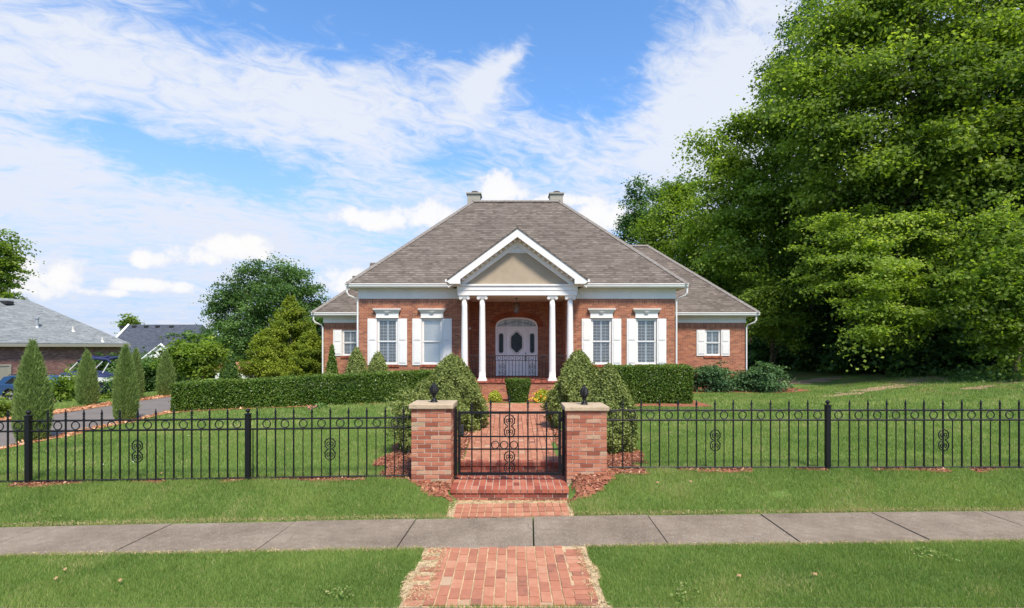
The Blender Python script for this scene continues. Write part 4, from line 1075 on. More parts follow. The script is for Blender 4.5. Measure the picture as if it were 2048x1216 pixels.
        m.box(x - .15, x + .15, CY - .13, CY + .13, zc + .06, zc + .115); m.box(x - .19, x + .19, CY - .15, CY + .15, zc + .115, zc + .165)
        m.build('capital', 'white', s, org=org); return s
    cs = None
    for dx in (-1.99, -1.32, 1.32, 1.99):
        if cs is None: cs = column(C + dx)
        else: copy_tree(cs, H, (C + dx, CY, 1.045))
    # ---- entablature, ceiling
    m = MB(); ew = 2.24
    m.box(C - ew, C + ew, 20.56, 20.92, 4.25, 4.44); m.box(C - ew - .02, C + ew + .02, 20.54, 20.92, 4.441, 4.64); m.box(C - ew - .045, C + ew + .045, 20.50, 20.94, 4.60, 4.665)
    for sx in (-1, 1):
        a, b = sorted((C + sx * ew, C + sx * (ew - .36))); m.box(a, b, 20.921, WY - .032, 4.25, 4.44); a, b = sorted((C + sx * (ew + .02), C + sx * (ew - .36))); m.box(a, b, 20.921, WY - .032, 4.441, 4.66)
    m.build('entablature', 'white', H, bevel=.004)
    m = MB(); m.box(C - ew + .36, C + ew - .36, 20.92, WY, 4.265, 4.29); m.box(rl, rr, WY, RY, 4.262, 4.285); m.build('porch_ceiling', 'ceiling', H)
    # ---- pediment
    GY = 20.17; hx, za, ze = 2.55, 6.72, 4.84; sl_ = (za - ze) / hx
    m = MB(); th = .05
    for sx in (-1, 1):
        p = [(C, za), (C + sx * (hx + .03), ze - .03 * sl_), (C + sx * (hx + .03), ze - .03 * sl_ - th), (C, za - th)]
        if sx > 0: p = p[::-1]
        m.prism_y([(q[0], q[1]) for q in p][::-1] if False else p, GY - .03, 24.2)
    m.build('portico_roof', 'shingle', H)
    m = MB()
    L = lambda x, off: za - abs(x - C) * sl_ - off
    xi = 2.10
    for sx in (-1, 1):
        xs = [0, xi, hx]
        poly = [(C, L(C, .052)), (C, L(C, .36)), (C + sx * xi, L(C + sx * xi, .36)), (C + sx * xi, 4.64), (C + sx * (hx - .06), 4.64), (C + sx * hx, 4.70), (C + sx * hx, L(C + sx * hx, .052))]
        if sx < 0: poly = poly
        else: poly = poly[::-1]
        m.prism_y(poly, GY, GY + .035)
    m.build('rake_board', 'white', H)
    m = MB()
    for sx in (-1, 1):
        if sx < 0: bk = MB()
        # soffit of the gable overhang, then the box end returns
        x0_, x1_ = (0, 2.12)
        p = [(C, L(C, .30)), (C + sx * hx, L(C + sx * hx, .30)), (C + sx * hx, L(C + sx * hx, .34)), (C, L(C, .34))]
        m.prism_y(p if sx < 0 else p[::-1], GY + .036, 20.62)
        a, b = sorted((C + sx * (xi + .0), C + sx * (hx - .04))); m.box(a, b, GY + .036, 21.4, 4.66, 4.70)
        a, b = sorted((C + sx * (hx - .05), C + sx * (hx - .01))); m.box(a, b, GY + .036, 21.4, 4.66, 4.86)
        p = [(C, L(C, .44)), (C + sx * 2.09, L(C + sx * 2.09, .44)), (C + sx * 2.09, L(C + sx * 2.09, .62)), (C, L(C, .62))]
        m.prism_y(p if sx < 0 else p[::-1], 20.545, 20.60)
        p = [(C, L(C, .30)), (C + sx * 2.2, L(C + sx * 2.2, .30)), (C + sx * 2.2, L(C + sx * 2.2, .44)), (C, L(C, .44))]
        bk.prism_y(p if sx < 0 else p[::-1], 20.54, 20.599)
    m.build('pediment_trim', 'white', H); bk.build('dentil_band', 'white_old', H)
    m = MB()
    for sx in (-1, 1):
        for i in range(12):
            x = C + sx * (.09 + i * .175); z = L(x, .345)
            m.hexa([(x - .045, 20.40, z - .085 ), (x + .045, 20.40, z - .085), (x + .045, 20.60, z - .085), (x - .045, 20.60, z - .085), (x - .045, 20.40, z - .0 ), (x + .045, 20.40, z), (x + .045, 20.60, z), (x - .045, 20.60, z)])
    m.build('dentil', 'white', H)
    m = MB(); m.prism_y([(C - 2.16, 4.60), (C + 2.16, 4.60), (C, L(C, .36))][::1], 20.60, 20.70); m.build('pediment', 'stucco', H)
    m = MB(); zl = 5.83
    hxl = (L(C, .55) - zl) / sl_
    m.prism_y([(C - hxl, zl), (C + hxl, zl), (C, L(C, .55))], 20.575, 20.599)
    for i in range(6):
        z = zl + .01 + i * .058; q = (L(C, .55) - z) / sl_ - .03
        if q > .03: m.hexa([(C - q, 20.555, z), (C + q, 20.555, z), (C + q, 20.58, z + .03), (C - q, 20.58, z + .03), (C - q, 20.557, z + .008), (C + q, 20.557, z + .008), (C + q, 20.582, z + .038), (C - q, 20.582, z + .038)])
    m.build('gable_vent', 'white', H)
    for sx in (-1, 1):
        m = MB(); a, b = sorted((C + sx * 2.55, C + sx * 2.66)); m.box(a, b, GY + .0, 21.44, 4.70, 4.80); m.build('portico_gutter', 'white', H, bevel=.01)
    # ---- entrance
    y = RY + .06
    door_root = MB()
    inner = lambda x, o: zs + (ztop - o - zs) * (1 - min(1, abs(x - C) / (dh - o)) ** 2.6) ** (1 / 2.2)
    m = MB(); o_ = .075; n = 30        # arched casing
    for i in range(n):
        a = C - dh + 2 * dh * i / n; b = C - dh + 2 * dh * (i + 1) / n
        lo = lambda x: inner(x, o_) if abs(x - C) < dh - o_ else zs
        m.hexa([(a, y - .03, lo(a)), (b, y - .03, lo(b)), (b, y + .05, lo(b)), (a, y + .05, lo(a)), (a, y - .03, arch(a)), (b, y - .03, arch(b)), (b, y + .05, arch(b)), (a, y + .05, arch(a))])
    for sx in (-1, 1):
        a, b = sorted((C + sx * dh, C + sx * (dh - o_))); m.box(a, b, y - .03, y + .05, 1.075, zs)
        a, b = sorted((C + sx * .44, C + sx * .50)); m.box(a, b, y - .03, y + .05, 1.075, 3.145)
    m.box(C - dh + o_, C + dh - o_, y - .03, y + .05, 3.145, 3.21)
    m.build('door_frame', 'blind', H, bevel=.003)
    # fanlight
    m = MB(); r = random.Random(5)
    for i in range(n):
        a = C - dh + o_ + 2 * (dh - o_) * i / n; b = C - dh + o_ + 2 * (dh - o_) * (i + 1) / n
        m.quad((a, y + .01, 3.2), (b, y + .01, 3.2), (b, y + .01, inner(b, o_)), (a, y + .01, inner(a, o_)), tint=r.uniform(.2, .9))
    fl = m.build('fanlight', 'leaded_light', H)
    m = MB(); f_ = .006
    for k, cx in enumerate((C - .28, C - .14, C, C + .14, C + .28)):
        w_ = .09 if k != 2 else .12; hh = .055 if k != 2 else .075; cz = 3.34
        m.tube([(cx - w_, y, cz), (cx, y, cz + hh), (cx + w_, y, cz), (cx, y, cz - hh)], f_, 4, closed=True)
    for sx in (-1, 1):
        m.tube([(C + sx * .36, y, 3.34), (C + sx * .6, y, 3.30), (C + sx * .8, y, 3.23)], f_, 4); m.tube([(C + sx * .5, y, 3.47), (C + sx * .55, y, 3.22)], f_, 4)
    m.tube([(C - .7, y, 3.27), (C, y, 3.45), (C + .7, y, 3.27)], f_, 4)
    m.build('leading', 'brass', fl)
    # door slab
    m = MB(); m.box(C - .435, C + .435, y, y + .045, 1.085, 3.14); door = m.build('door', 'blind', H)
    def cut_oval(cx, cz, w, h, k=1.0):
        """curvy plaque outline of the door glass"""
        P = []
        pts = [(0, 1), (.30, .93), (.48, .76), (.66, .72), (.98, .52), (1, .30), (1, 0)]
        q = [(a, b) for a, b in pts] + [(a, -b) for a, b in pts[::-1][1:]]; q = q + [(-a, b) for a, b in q[::-1][1:-1]]
        return [(cx + a * w * k, cz + b * h * k) for a, b in q]
    pl = cut_oval(C, 2.52, .285, .50)
    m = MB(); m.tube([(a, y - .008, b) for a, b in pl], .018, 6, closed=True); m.tube([(C + (a - C) * .86, y - .004, 2.52 + (b - 2.52) * .9) for a, b in pl], .008, 5, closed=True)
    for (z0, z1, w_) in ((1.25, 1.62, .28),):
        m.tube([(C - w_, y - .002, z1), (C - w_ * .7, y - .002, z1 - .08), (C + w_ * .7, y - .002, z1 - .08), (C + w_, y - .002, z1), (C + w_, y - .002, z0), (C - w_, y - .002, z0)], .011, 5, closed=True)
    m.build('moulding', 'white_old', door)
    gl = [(C + (a - C) * .83, 2.52 + (b - 2.52) * .88) for a, b in pl]
    m = MB(); m.prism_y(gl[::-1], y - .010, y + .01); m.build('door_glass', 'leaded', door)
    m = MB()
    for z in (2.05, 1.93, 1.72): m.cyl_y(C + .385, z, .03 if z > 1.8 else .022, y - .03, y)
    m.box(C + .365, C + .405, y - .05, y - .03, 1.72, 1.93); m.build('door_handle', 'brass', door)
    for sx in (-1, 1):
        c = C + sx * .67
        m = MB(); m.box(c - .165, c + .165, y, y + .045, 1.085, 3.14); sd = m.build('sidelight', 'blind', H)
        oc = [(c - .09, 2.13), (c - .05, 2.07), (c + .05, 2.07), (c + .09, 2.13), (c + .09, 2.84), (c + .05, 2.90), (c - .05, 2.90), (c - .09, 2.84)]
        m = MB(); m.prism_y(oc, y - .006, y + .01); m.build('sidelight_glass', 'leaded', sd)
        m = MB(); m.tube([(c + (a - c) * 1.18, y - .006, 2.485 + (b - 2.485) * 1.05) for a, b in oc], .013, 5, closed=True); m.tube([(c - .09, y, 1.3), (c + .09, y, 1.3), (c + .09, y, 1.7), (c - .09, y, 1.7)], .008, 4, closed=True); m.build('moulding', 'white_old', sd)
    # small wall light on the left return
    m = MB(); m.lathe(rl + .03, WY + .35, [(.01, 3.02), (.035, 3.04), (.035, 3.10), (.01, 3.12)], 10); m.build('wall_light', 'white', H)
    # ---- porch railings
    def railing(p, q, scrolls=()):
        p = Vector(p); q = Vector(q); z0 = 1.045; L_ = (q - p).length; rt = MB()
        P = lambda t, z: (p.x + (q.x - p.x) * t, p.y + (q.y - p.y) * t, z)
        for z, rr_ in ((z0 + .95, .016), (z0 + .77, .011), (z0 + .08, .011)): rt.tube([P(0, z), P(1, z)], rr_, 4)
        rail = rt.build('railing', 'iron', H)
        n = max(1, round(L_ / .125))
        for i in range(1, n):
            t = i / n; x, y_, _ = P(t, 0); top = z0 + (.95 if i % 2 else .77); m = MB(); m.box(x - .0095, x + .0095, y_ - .0095, y_ + .0095, z0 + (.0 if i % 2 else .08), top); m.build('baluster', 'iron', rail)
        for i in range(0, n + 1, 2):
            t = i / n
            if 0 < t < 1: x, y_, _ = P(t, 0); m = MB(); m.ring((x, y_, z0 + .86), .062, .007, 16, 5, plane='xz' if abs(q.x - p.x) > .1 else 'yz'); m.build('ring', 'iron', rail)
        for t in scrolls:
            m = MB(); x, y_, _ = P(t, 0); scroll(m, x, y_ - .01, z0 + .42, 1.35, .009); m.build('scroll_ornament', 'iron', rail)
    railing((C - 1.19, CY, 0), (C + 1.19, CY, 0), (5 / 19 , 14 / 19))
    railing((C - 1.86, CY, 0), (C - 1.45, CY, 0)); railing((C + 1.45, CY, 0), (C + 1.86, CY, 0))
    railing((C - 1.99, CY + .13, 0), (C - 1.99, WY, 0)); railing((C + 1.99, CY + .13, 0), (C + 1.99, WY, 0))
    # ---- lantern
    lx, ly = C - .02, 21.9
    Ln = thing('hanging_lantern', (lx, ly, 3.85), 'dark metal lantern hanging from the porch ceiling above the front door', 'lantern')
    m = MB(); m.tube([(lx, ly, 4.262), (lx, ly, 4.09)], .008, 6); m.lathe(lx, ly, [(.05, 4.235), (.05, 4.262)], 12); m.build('chain', 'brass', Ln)
    m = MB(); m.lathe(lx, ly, [(.115, 4.03), (.12, 4.05), (.05, 4.09), (.01, 4.11)], 6); m.lathe(lx, ly, [(.06, 3.66), (.09, 3.68), (.09, 3.70)], 6)
    for k in range(6):
        a = pi / 3 * k; m.tube([(lx + .085 * cos(a), ly + .085 * sin(a), 3.69), (lx + .11 * cos(a), ly + .11 * sin(a), 4.04)], .008, 4)
    m.build('lantern_frame', 'brass', Ln)
    m = MB(); m.lathe(lx, ly, [(.075, 3.70), (.10, 4.03)], 6); m.build('lantern_glass', 'glass', Ln)
    m = MB(); 
    for k in range(3): m.lathe(lx + .025 * cos(2.1 * k), ly + .025 * sin(2.1 * k), [(.009, 3.72), (.009, 3.85), (.003, 3.88)], 8)
    m.build('candle', 'cream', Ln)
build_house()

# ------------------------------------------------------------------ plants
def limb(m, a, b, r0, r1, rng, n=6, bend=.12):
    a, b = Vector(a), Vector(b); L = (b - a).length; off = Vector(rng.normal(size=3)) * bend * L; off.z = abs(off.z) * .6 if b.z > a.z else off.z
    pts = []; rs = []
    for i in range(n + 1):
        t = i / n; p = a.lerp(b, t) + off * (4 * t * (1 - t)) * .5; pts.append(p); rs.append(r0 + (r1 - r0) * t ** .8)
    m.tube(pts, rs, 6)
def spray_points(c, r, nleaf, rng, spray=.9, flat=.28, cover=1.4, squash=.85, ext=1.25):
    """leaf centres on layered sprays over the outside of a lobe"""
    c = np.array(c); K = max(4, int(cover * 4 * r * r / (spray * spray) * 1.6)); per = max(3, int(nleaf / K))
    D = rng.normal(size=(K, 3)); D /= np.linalg.norm(D, axis=1, keepdims=True); D[:, 2] = D[:, 2] * .9 + .12
    R = r * (rng.uniform(.25, 1, K) ** .5) * rng.uniform(.9, ext, K)
    S = c + D * R[:, None] * np.array([1, 1, squash])
    out = []; tn = []; bias = []
    st = rng.normal(size=K) * .19 + .10 * D[:, 2]  # spray tones, upper ones lighter: lit clumps painted into the leaf colour
    Lr = rng.normal(size=(K, per, 3))
    u = D.copy(); u[:, 2] = u[:, 2] * .4 - .12; u /= np.linalg.norm(u, axis=1, keepdims=True)          # sprays reach out and droop a little
    w = np.cross(u, np.array([0, 0, 1.0])); w /= np.linalg.norm(w, axis=1, keepdims=True) + 1e-9; n = np.cross(w, u)
    sc = spray * rng.uniform(.6, 1.3, K)
    P = S[:, None, :] + (u[:, None, :] * Lr[..., 0:1] * .55 + w[:, None, :] * Lr[..., 1:2] * .45 + n[:, None, :] * Lr[..., 2:3] * flat * .5) * sc[:, None, None]
    P[..., 2] -= (Lr[..., 0] ** 2) * .07 * sc[:, None]
    hh = D[:, 2]
    T_ = (.42 + st)[:, None] + rng.normal(size=(K, per)) * .13
    B = np.repeat((n * 1.0 + D * .6)[:, None, :], per, 1) + Lr[..., 2:3] * n[:, None, :] * .5
    return P.reshape(-1, 3), T_.ravel(), B.reshape(-1, 3)
def tree(name, label, base, lobes, leaf, dens, mat, trunk_r, cat='tree', group=None, bark='bark', spray=.9, seed=0, top=None, flat=.28, cover=1.4, tint=0, stems=1, aspect=.6, ext=1.25):
    """lobes: (px, py, depth, radius_m) measured on the photo, or ('w', x, y, z, r)"""
    rng = np.random.default_rng(seed + 1000)
    bx, by = base; bz = gz1(bx, by); root = thing(name, (bx, by, bz), label, cat, group)
    LB = []
    for l in lobes:
        if l[0] == 'w': LB.append(((l[1], l[2], l[3]), l[4]))
        else: LB.append((W(l[0], l[1], l[2]), l[3]))
    Ps, Ts, Bs = [], [], []
    for c, r in LB:
        n = int(dens * 4 * pi * r * r); p, t, b = spray_points(c, r, n, rng, spray, flat, cover, ext=ext); Ps.append(p); Ts.append(t + rng.normal() * .09); Bs.append(b)  # each lobe's own tone paints in lit and dim clumps
    P = np.concatenate(Ps); T_ = np.concatenate(Ts); B = np.concatenate(Bs)
    k = P[:, 2] > bz + .05; P, T_, B = P[k], T_[k], B[k]
    V, Q = leafquads(P, leaf, rng, biasarr=B, aspect=aspect)
    fast_mesh('crown', V, Q, T_ + tint + .06 * vnoise(P, .9, seed), mat, root)
    m = MB(); cz = np.mean([c[2] for c, r in LB]); tz = max(c[2] for c, r in LB) if top is None else top
    cxm, cym = np.mean([c[0] for c, r in LB]), np.mean([c[1] for c, r in LB])
    for s in range(stems):
        o = Vector((rng.normal() * .25 * (stems > 1), rng.normal() * .25 * (stems > 1), 0))
        p0 = Vector((bx, by, bz - .2)) + o; p1 = Vector((bx + (cxm - bx) * .35, by + (cym - by) * .35, bz + (tz - bz) * .45)) + o * 1.5; p2 = Vector((cxm, cym, bz + (tz - bz) * .88)) + o * 2
        pts = [p0, p0.lerp(p1, .05) , p0.lerp(p1, .5) + Vector((rng.normal() * .1, 0, 0)), p1, p1.lerp(p2, .5), p2]
        m.tube(pts, [trunk_r * 1.5, trunk_r * 1.05, trunk_r * .9, trunk_r * .75, trunk_r * .45, trunk_r * .12], 9)
        for c, r in LB[s::stems]:
            t = rng.uniform(.25, .8); a = p0.lerp(p1, t) if c[2] < cz else p1.lerp(p2, t * .6)
            if a.z > c[2]: a = p0.lerp(p1, .6)
            rr = trunk_r * .38; limb(m, a, c, rr, rr * .25, rng)
            for q in range(5):
                d = rng.normal(size=3); d /= np.linalg.norm(d); e = np.array(c) + d * r * .85; limb(m, c, e, rr * .25, rr * .06, rng, 4)
    m.build('trunk', bark, root, smooth=True)
    return root

def surf_shrub(name, label, cx, cy, h, rad, leaf, n, mat, cat='shrub', group=None, prof=None, seed=0, zb=None, stem=None, lump=.08, core=True, sy=1.0, tint=0, upb=.3, aspect=.55, hairy=0.0, lean=(0, 0), fl=7.0):
    """clipped or cone shaped shrub: foliage over a turned body with an uneven outline"""
    rng = np.random.default_rng(seed + 2000); zb = gz1(cx, cy) if zb is None else zb
    root = thing(name, (cx, cy, zb), label, cat, group)
    prof = prof or (lambda t: (1 - t) ** .75 * (1 - .25 * (1 - t) ** 6))
    def body(t, a):
        R = rad * prof(t)
        return R * (1 + lump * (np.sin(a * 3 + seed) * np.sin(t * 9 + seed) + .7 * np.sin(a * 7 + t * 13 + seed * 2) + .5 * np.sin(a * 11 - t * fl * 3)))
    t = rng.uniform(0, 1, n); keep = rng.uniform(0, 1, n) < np.clip(np.array(prof(t)) * 1.05 + .12, 0, 1); t = t[keep]; n = len(t); a = rng.uniform(0, 2 * pi, n)
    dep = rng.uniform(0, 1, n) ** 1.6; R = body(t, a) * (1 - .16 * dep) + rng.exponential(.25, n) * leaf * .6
    P = np.stack([cx + R * np.cos(a) + lean[0] * t * h, cy + R * np.sin(a) * sy + lean[1] * t * h, zb + .03 + t * h * .985 + rng.normal(size=n) * leaf * .5], 1)
    N = np.stack([np.cos(a), np.sin(a), np.full(n, upb)], 1) * 1.0
    if hairy:
        # upright sprigs: long thin leaves pointing up and out
        d = np.stack([np.cos(a) * .45, np.sin(a) * .45, np.ones(n)], 1) + rng.normal(size=(n, 3)) * .28; d /= np.linalg.norm(d, axis=1, keepdims=True)
        L = (leaf * rng.uniform(.6, 1.5, n))[:, None]; s = np.cross(d, rng.normal(size=(n, 3))); s /= np.linalg.norm(s, axis=1, keepdims=True)
        V = np.stack([P - s * L * .09, P + s * L * .09, P + s * L * .05 + d * L * .6, P + d * L], 1).reshape(-1, 3); Q = np.arange(4 * n).reshape(-1, 4)
    else: V, Q = leafquads(P, leaf, rng, biasarr=N, aspect=aspect)
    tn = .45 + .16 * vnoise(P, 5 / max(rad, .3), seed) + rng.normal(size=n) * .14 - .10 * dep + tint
    if core:
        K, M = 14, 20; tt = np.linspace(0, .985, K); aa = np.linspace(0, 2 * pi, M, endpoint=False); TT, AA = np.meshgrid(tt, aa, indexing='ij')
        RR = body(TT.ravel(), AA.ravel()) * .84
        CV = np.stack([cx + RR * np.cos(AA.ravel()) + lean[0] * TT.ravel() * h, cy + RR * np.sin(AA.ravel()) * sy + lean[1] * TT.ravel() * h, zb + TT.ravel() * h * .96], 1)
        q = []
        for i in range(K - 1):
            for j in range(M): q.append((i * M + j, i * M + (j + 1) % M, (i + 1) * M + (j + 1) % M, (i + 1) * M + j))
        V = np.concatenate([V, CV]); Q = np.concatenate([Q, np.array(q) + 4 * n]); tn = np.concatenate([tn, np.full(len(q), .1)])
    fast_mesh('foliage', V, Q, tn, mat, root)
    m = MB(); m.tube([(cx, cy, zb - .1), (cx, cy, zb + h * .5)], [.05, .02], 6); m.build('stem', 'bark', root)
    return root

def hedge(name, label, pts, thick, zb, zt, leaf, dens, mat, seed=0, step=.25):
    """long clipped hedge along pts [(x,y)...] (front bottom edge); thickness goes to +normal"""
    rng = np.random.default_rng(seed + 3000)
    (x0, y0), (x1, y1) = pts; L = sqrt((x1 - x0) ** 2 + (y1 - y0) ** 2); ux, uy = (x1 - x0) / L, (y1 - y0) / L; nx, ny = -uy, ux
    root = thing(name, ((x0 + x1) / 2, (y0 + y1) / 2, (zb[0] + zb[1]) / 2), label, 'hedge')
    H = lambda s: (zt[0] + (zt[1] - zt[0]) * s / L); B = lambda s: (zb[0] + (zb[1] - zb[0]) * s / L)
    def pos(s, w, v): # v 0..1 height
        z = B(s) + (H(s) - B(s)) * v
        return np.stack([x0 + ux * s + nx * w, y0 + uy * s + ny * w, z], 1)
    hh = (zt[0] - zb[0] + zt[1] - zb[1]) / 2
    P, N = [], []
    for (area, kind) in ((L * hh, 'f'), (L * thick, 't'), (thick * hh, 'e0'), (thick * hh, 'e1'), (L * hh * .4, 'b')):
        n = int(area * dens); s = rng.uniform(0, L, n); w = rng.uniform(0, thick, n); v = rng.uniform(0, 1, n); d = rng.uniform(0, 1, n) ** 2 * .10
        if kind == 'f': w = d; nn = (-nx, -ny, .25)
        elif kind == 'b': w = thick - d; nn = (nx, ny, .2)
        elif kind == 't': v = 1 - d / hh; nn = (0, 0, 1)
        elif kind == 'e0': s = d; nn = (-ux, -uy, .2)
        else: s = L - d; nn = (ux, uy, .2)
        p = pos(s, w, v); bmp = .035 * vnoise(p, 3.0, seed) + .015 * vnoise(p, 11, seed + 1) + rng.exponential(.012, n)
        p = p + np.array(nn) * bmp[:, None]; P.append(p); N.append(np.repeat(np.array([nn]) * 1.0, n, 0))
    ns = int(L * 9); ss_ = rng.uniform(0, L, ns); ww = rng.uniform(0, thick, ns); hs = rng.exponential(.035, ns) + .02      # stray shoots
    for k in range(7):
        p = pos(ss_, ww, 1.0) + rng.normal(size=(ns, 3)) * .012; p[:, 2] += hs * k / 6; P.append(p); N.append(np.repeat([[0, 0, .6]], ns, 0))
    P = np.concatenate(P); N = np.concatenate(N)
    hol = vnoise(P, 4.5, seed + 7) + .6 * vnoise(P, 9, seed + 8); kp = (hol < .95) | (rng.uniform(0, 1, len(P)) < .35); P, N = P[kp], N[kp]
    V, Q = leafquads(P, leaf, rng, biasarr=N)
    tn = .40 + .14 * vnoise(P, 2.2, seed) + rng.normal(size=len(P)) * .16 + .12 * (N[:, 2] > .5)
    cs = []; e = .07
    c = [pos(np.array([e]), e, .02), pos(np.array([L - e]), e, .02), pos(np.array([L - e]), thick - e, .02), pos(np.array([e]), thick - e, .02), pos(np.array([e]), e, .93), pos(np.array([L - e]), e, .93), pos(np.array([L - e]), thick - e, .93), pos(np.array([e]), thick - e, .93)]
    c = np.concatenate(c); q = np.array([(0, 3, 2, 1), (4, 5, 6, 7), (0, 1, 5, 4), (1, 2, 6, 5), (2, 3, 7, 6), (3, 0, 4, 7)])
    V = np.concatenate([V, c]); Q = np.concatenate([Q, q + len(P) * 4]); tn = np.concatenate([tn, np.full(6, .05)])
    fast_mesh('foliage', V, Q, tn, mat, root)
    m = MB()
    for i in range(int(L / .6)):
        s = .3 + i * .6; p = pos(np.array([s]), thick / 2, 0)[0]; m.tube([(p[0], p[1], p[2] - .1), (p[0] + .05, p[1], p[2] + hh * .7)], [.025, .01], 5)
    m.build('stems', 'bark', root)
    return root
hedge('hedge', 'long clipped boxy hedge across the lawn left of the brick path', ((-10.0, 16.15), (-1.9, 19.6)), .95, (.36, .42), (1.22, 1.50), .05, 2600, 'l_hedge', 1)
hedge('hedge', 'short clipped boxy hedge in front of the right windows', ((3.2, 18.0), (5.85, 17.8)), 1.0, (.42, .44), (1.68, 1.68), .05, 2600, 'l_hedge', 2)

# cone shrubs flanking the path
cone = lambda t: np.clip((1 - t) ** .62 * (1 - .30 * (1 - t) ** 5), .02, 1)
def bush_pf(t): return np.clip((1 - t ** 2.0) ** .6 * (.72 + .45 * t) , .03, 1)
gB = 'boulder shaped evergreens beside the brick path'
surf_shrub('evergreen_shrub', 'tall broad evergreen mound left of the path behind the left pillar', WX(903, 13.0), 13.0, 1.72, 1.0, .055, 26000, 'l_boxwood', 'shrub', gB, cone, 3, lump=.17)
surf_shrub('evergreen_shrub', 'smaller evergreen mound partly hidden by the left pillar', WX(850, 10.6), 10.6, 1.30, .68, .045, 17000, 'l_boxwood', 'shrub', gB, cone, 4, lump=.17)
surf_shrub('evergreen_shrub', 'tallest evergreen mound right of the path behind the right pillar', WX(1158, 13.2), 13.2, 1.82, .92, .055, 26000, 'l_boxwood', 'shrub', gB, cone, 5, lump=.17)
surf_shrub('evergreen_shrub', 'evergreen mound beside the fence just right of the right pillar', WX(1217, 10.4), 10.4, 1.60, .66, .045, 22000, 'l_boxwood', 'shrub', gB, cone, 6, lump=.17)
# ragged low plant beside the left pillar
tree('ragged_shrub', 'ragged thin yellow green shrub just left of the left brick pillar', (WX(805, 10.0), 10.0), [(808, 815, 10.0, .26), (800, 852, 10.0, .24), (815, 880, 9.9, .22), (812, 790, 10.1, .16)], .07, 700, 'l_boxwood', .02, 'shrub', bark='bark_pale', spray=.2, seed=8, aspect=.25)
# small cones by the left windows
gC = 'conical evergreens under the left windows'
for i, (px, d, top, r, lab) in enumerate(((664, 20.6, 690, .38, 'thin straggly cone shrub at the left corner of the house wall'), (713, 20.9, 695, .62, 'pointed cone shrub between the house corner and the first window'), (756, 20.7, 704, .66, 'pointed cone shrub directly under the first large window'))):
    z = gz1(WX(px, d), d); h = ZC + (HY - top) * d / F - z
    surf_shrub('cone_shrub', lab, WX(px, d), d, h, r, .06, 7000, 'l_boxwood' if i else 'l_hedge', 'shrub', gC, cone if i else (lambda t: np.clip((1 - t) ** 1.1 + .08, .05, 1)), 10 + i, lump=.09, tint=.08)
surf_shrub('evergreen_shrub', 'low rounded evergreen at the foot of the straggly cone shrub', WX(655, 20.2), 20.2, .95, .5, .06, 4000, 'l_boxwood', 'shrub', None, bush_pf, 14)
# clipped tub shaped shrub
surf_shrub('clipped_shrub', 'dark green clipped shrub, flat topped and tapering down, in front of the porch', WX(1036, 19.1), 19.1, .78, .44, .042, 16000, 'l_hedge', 'shrub', None, lambda t: np.clip(.70 + .34 * t - .9 * np.maximum(0, t - .93), .1, 1.0) * np.where(t > .995, .3, 1), 15, lump=.02, tint=-.05, zb=.41)
# fill the flat top of the clipped shrub
rngt = np.random.default_rng(77); a_ = rngt.uniform(0, 2 * pi, 2500); r_ = .42 * np.sqrt(rngt.uniform(0, 1, 2500))
Pt = np.stack([WX(1036, 19.1) + r_ * np.cos(a_), 19.1 + r_ * np.sin(a_), .41 + .765 + rngt.normal(size=2500) * .012], 1)
V_, Q_ = leafquads(Pt, .042, rngt, bias=np.array([0, 0, 1.])); fast_mesh('top_foliage', V_, Q_, rngt.uniform(.4, .9, 2500), 'l_hedge', [o for o in bpy.data.objects if o.name == 'clipped_shrub'][0])
def flower_plant(px, d, w, h, label, cols, leafmat='l_lime', seed=0, n=700):
    rng = np.random.default_rng(seed); x = WX(px, d); z = gz1(x, d)
    root = thing('flowering_plant', (x, d, z), label, 'plant', 'flowers in the porch bed')
    D = rng.normal(size=(n, 3)); D /= np.linalg.norm(D, axis=1, keepdims=True); D[:, 2] = np.abs(D[:, 2]); P = np.array([x, d, z + .02]) + D * np.array([w, w, h]) * rng.uniform(.75, 1.05, (n, 1))
    V, Q = leafquads(P, .07, rng, biasarr=D); fast_mesh('foliage', V, Q, rng.uniform(.2, 1, n), leafmat, root)
    for c, k in cols:
        D = rng.normal(size=(k, 3)); D /= np.linalg.norm(D, axis=1, keepdims=True); D[:, 2] = np.abs(D[:, 2]) * .8; D[:, 1] = -np.abs(D[:, 1]); P = np.array([x + (w * .5 if c != 'f_red' else 0) * (1 if seed % 2 else -1), d - .04, z]) + D * np.array([w, w, h]) * 1.08
        P = P[np.argsort(P[:, 0])]; V, Q = leafquads(np.repeat(P, 6, 0) + rng.normal(size=(k * 6, 3)) * .018, .055, rng, biasarr=np.repeat(D, 6, 0)); fast_mesh('blooms', V, Q, rng.uniform(0, 1, len(Q)), c, root)
    return root
flower_plant(990, 19.1, .24, .36, 'lime green plant left of the clipped shrub', [], 'l_lime', 2)
flower_plant(960, 19.2, .14, .20, 'small orange flower clump nearest the left evergreen mound', [('f_orange', 9)], 'l_mid', 3, 150)
flower_plant(1086, 19.1, .33, .40, 'lime green plant right of the clipped shrub with yellow and orange blooms', [('f_orange', 8), ('f_yellow', 16)], 'l_lime', 4, 900)
flower_plant(947, 20.1, .20, .80, 'red roses beside the left porch column', [('f_red', 12)], 'l_mid', 5, 300)
flower_plant(640, 16.9, .22, .18, 'pink flowers at the foot of the long hedge', [('f_pink', 5)], 'l_mid', 6, 120)

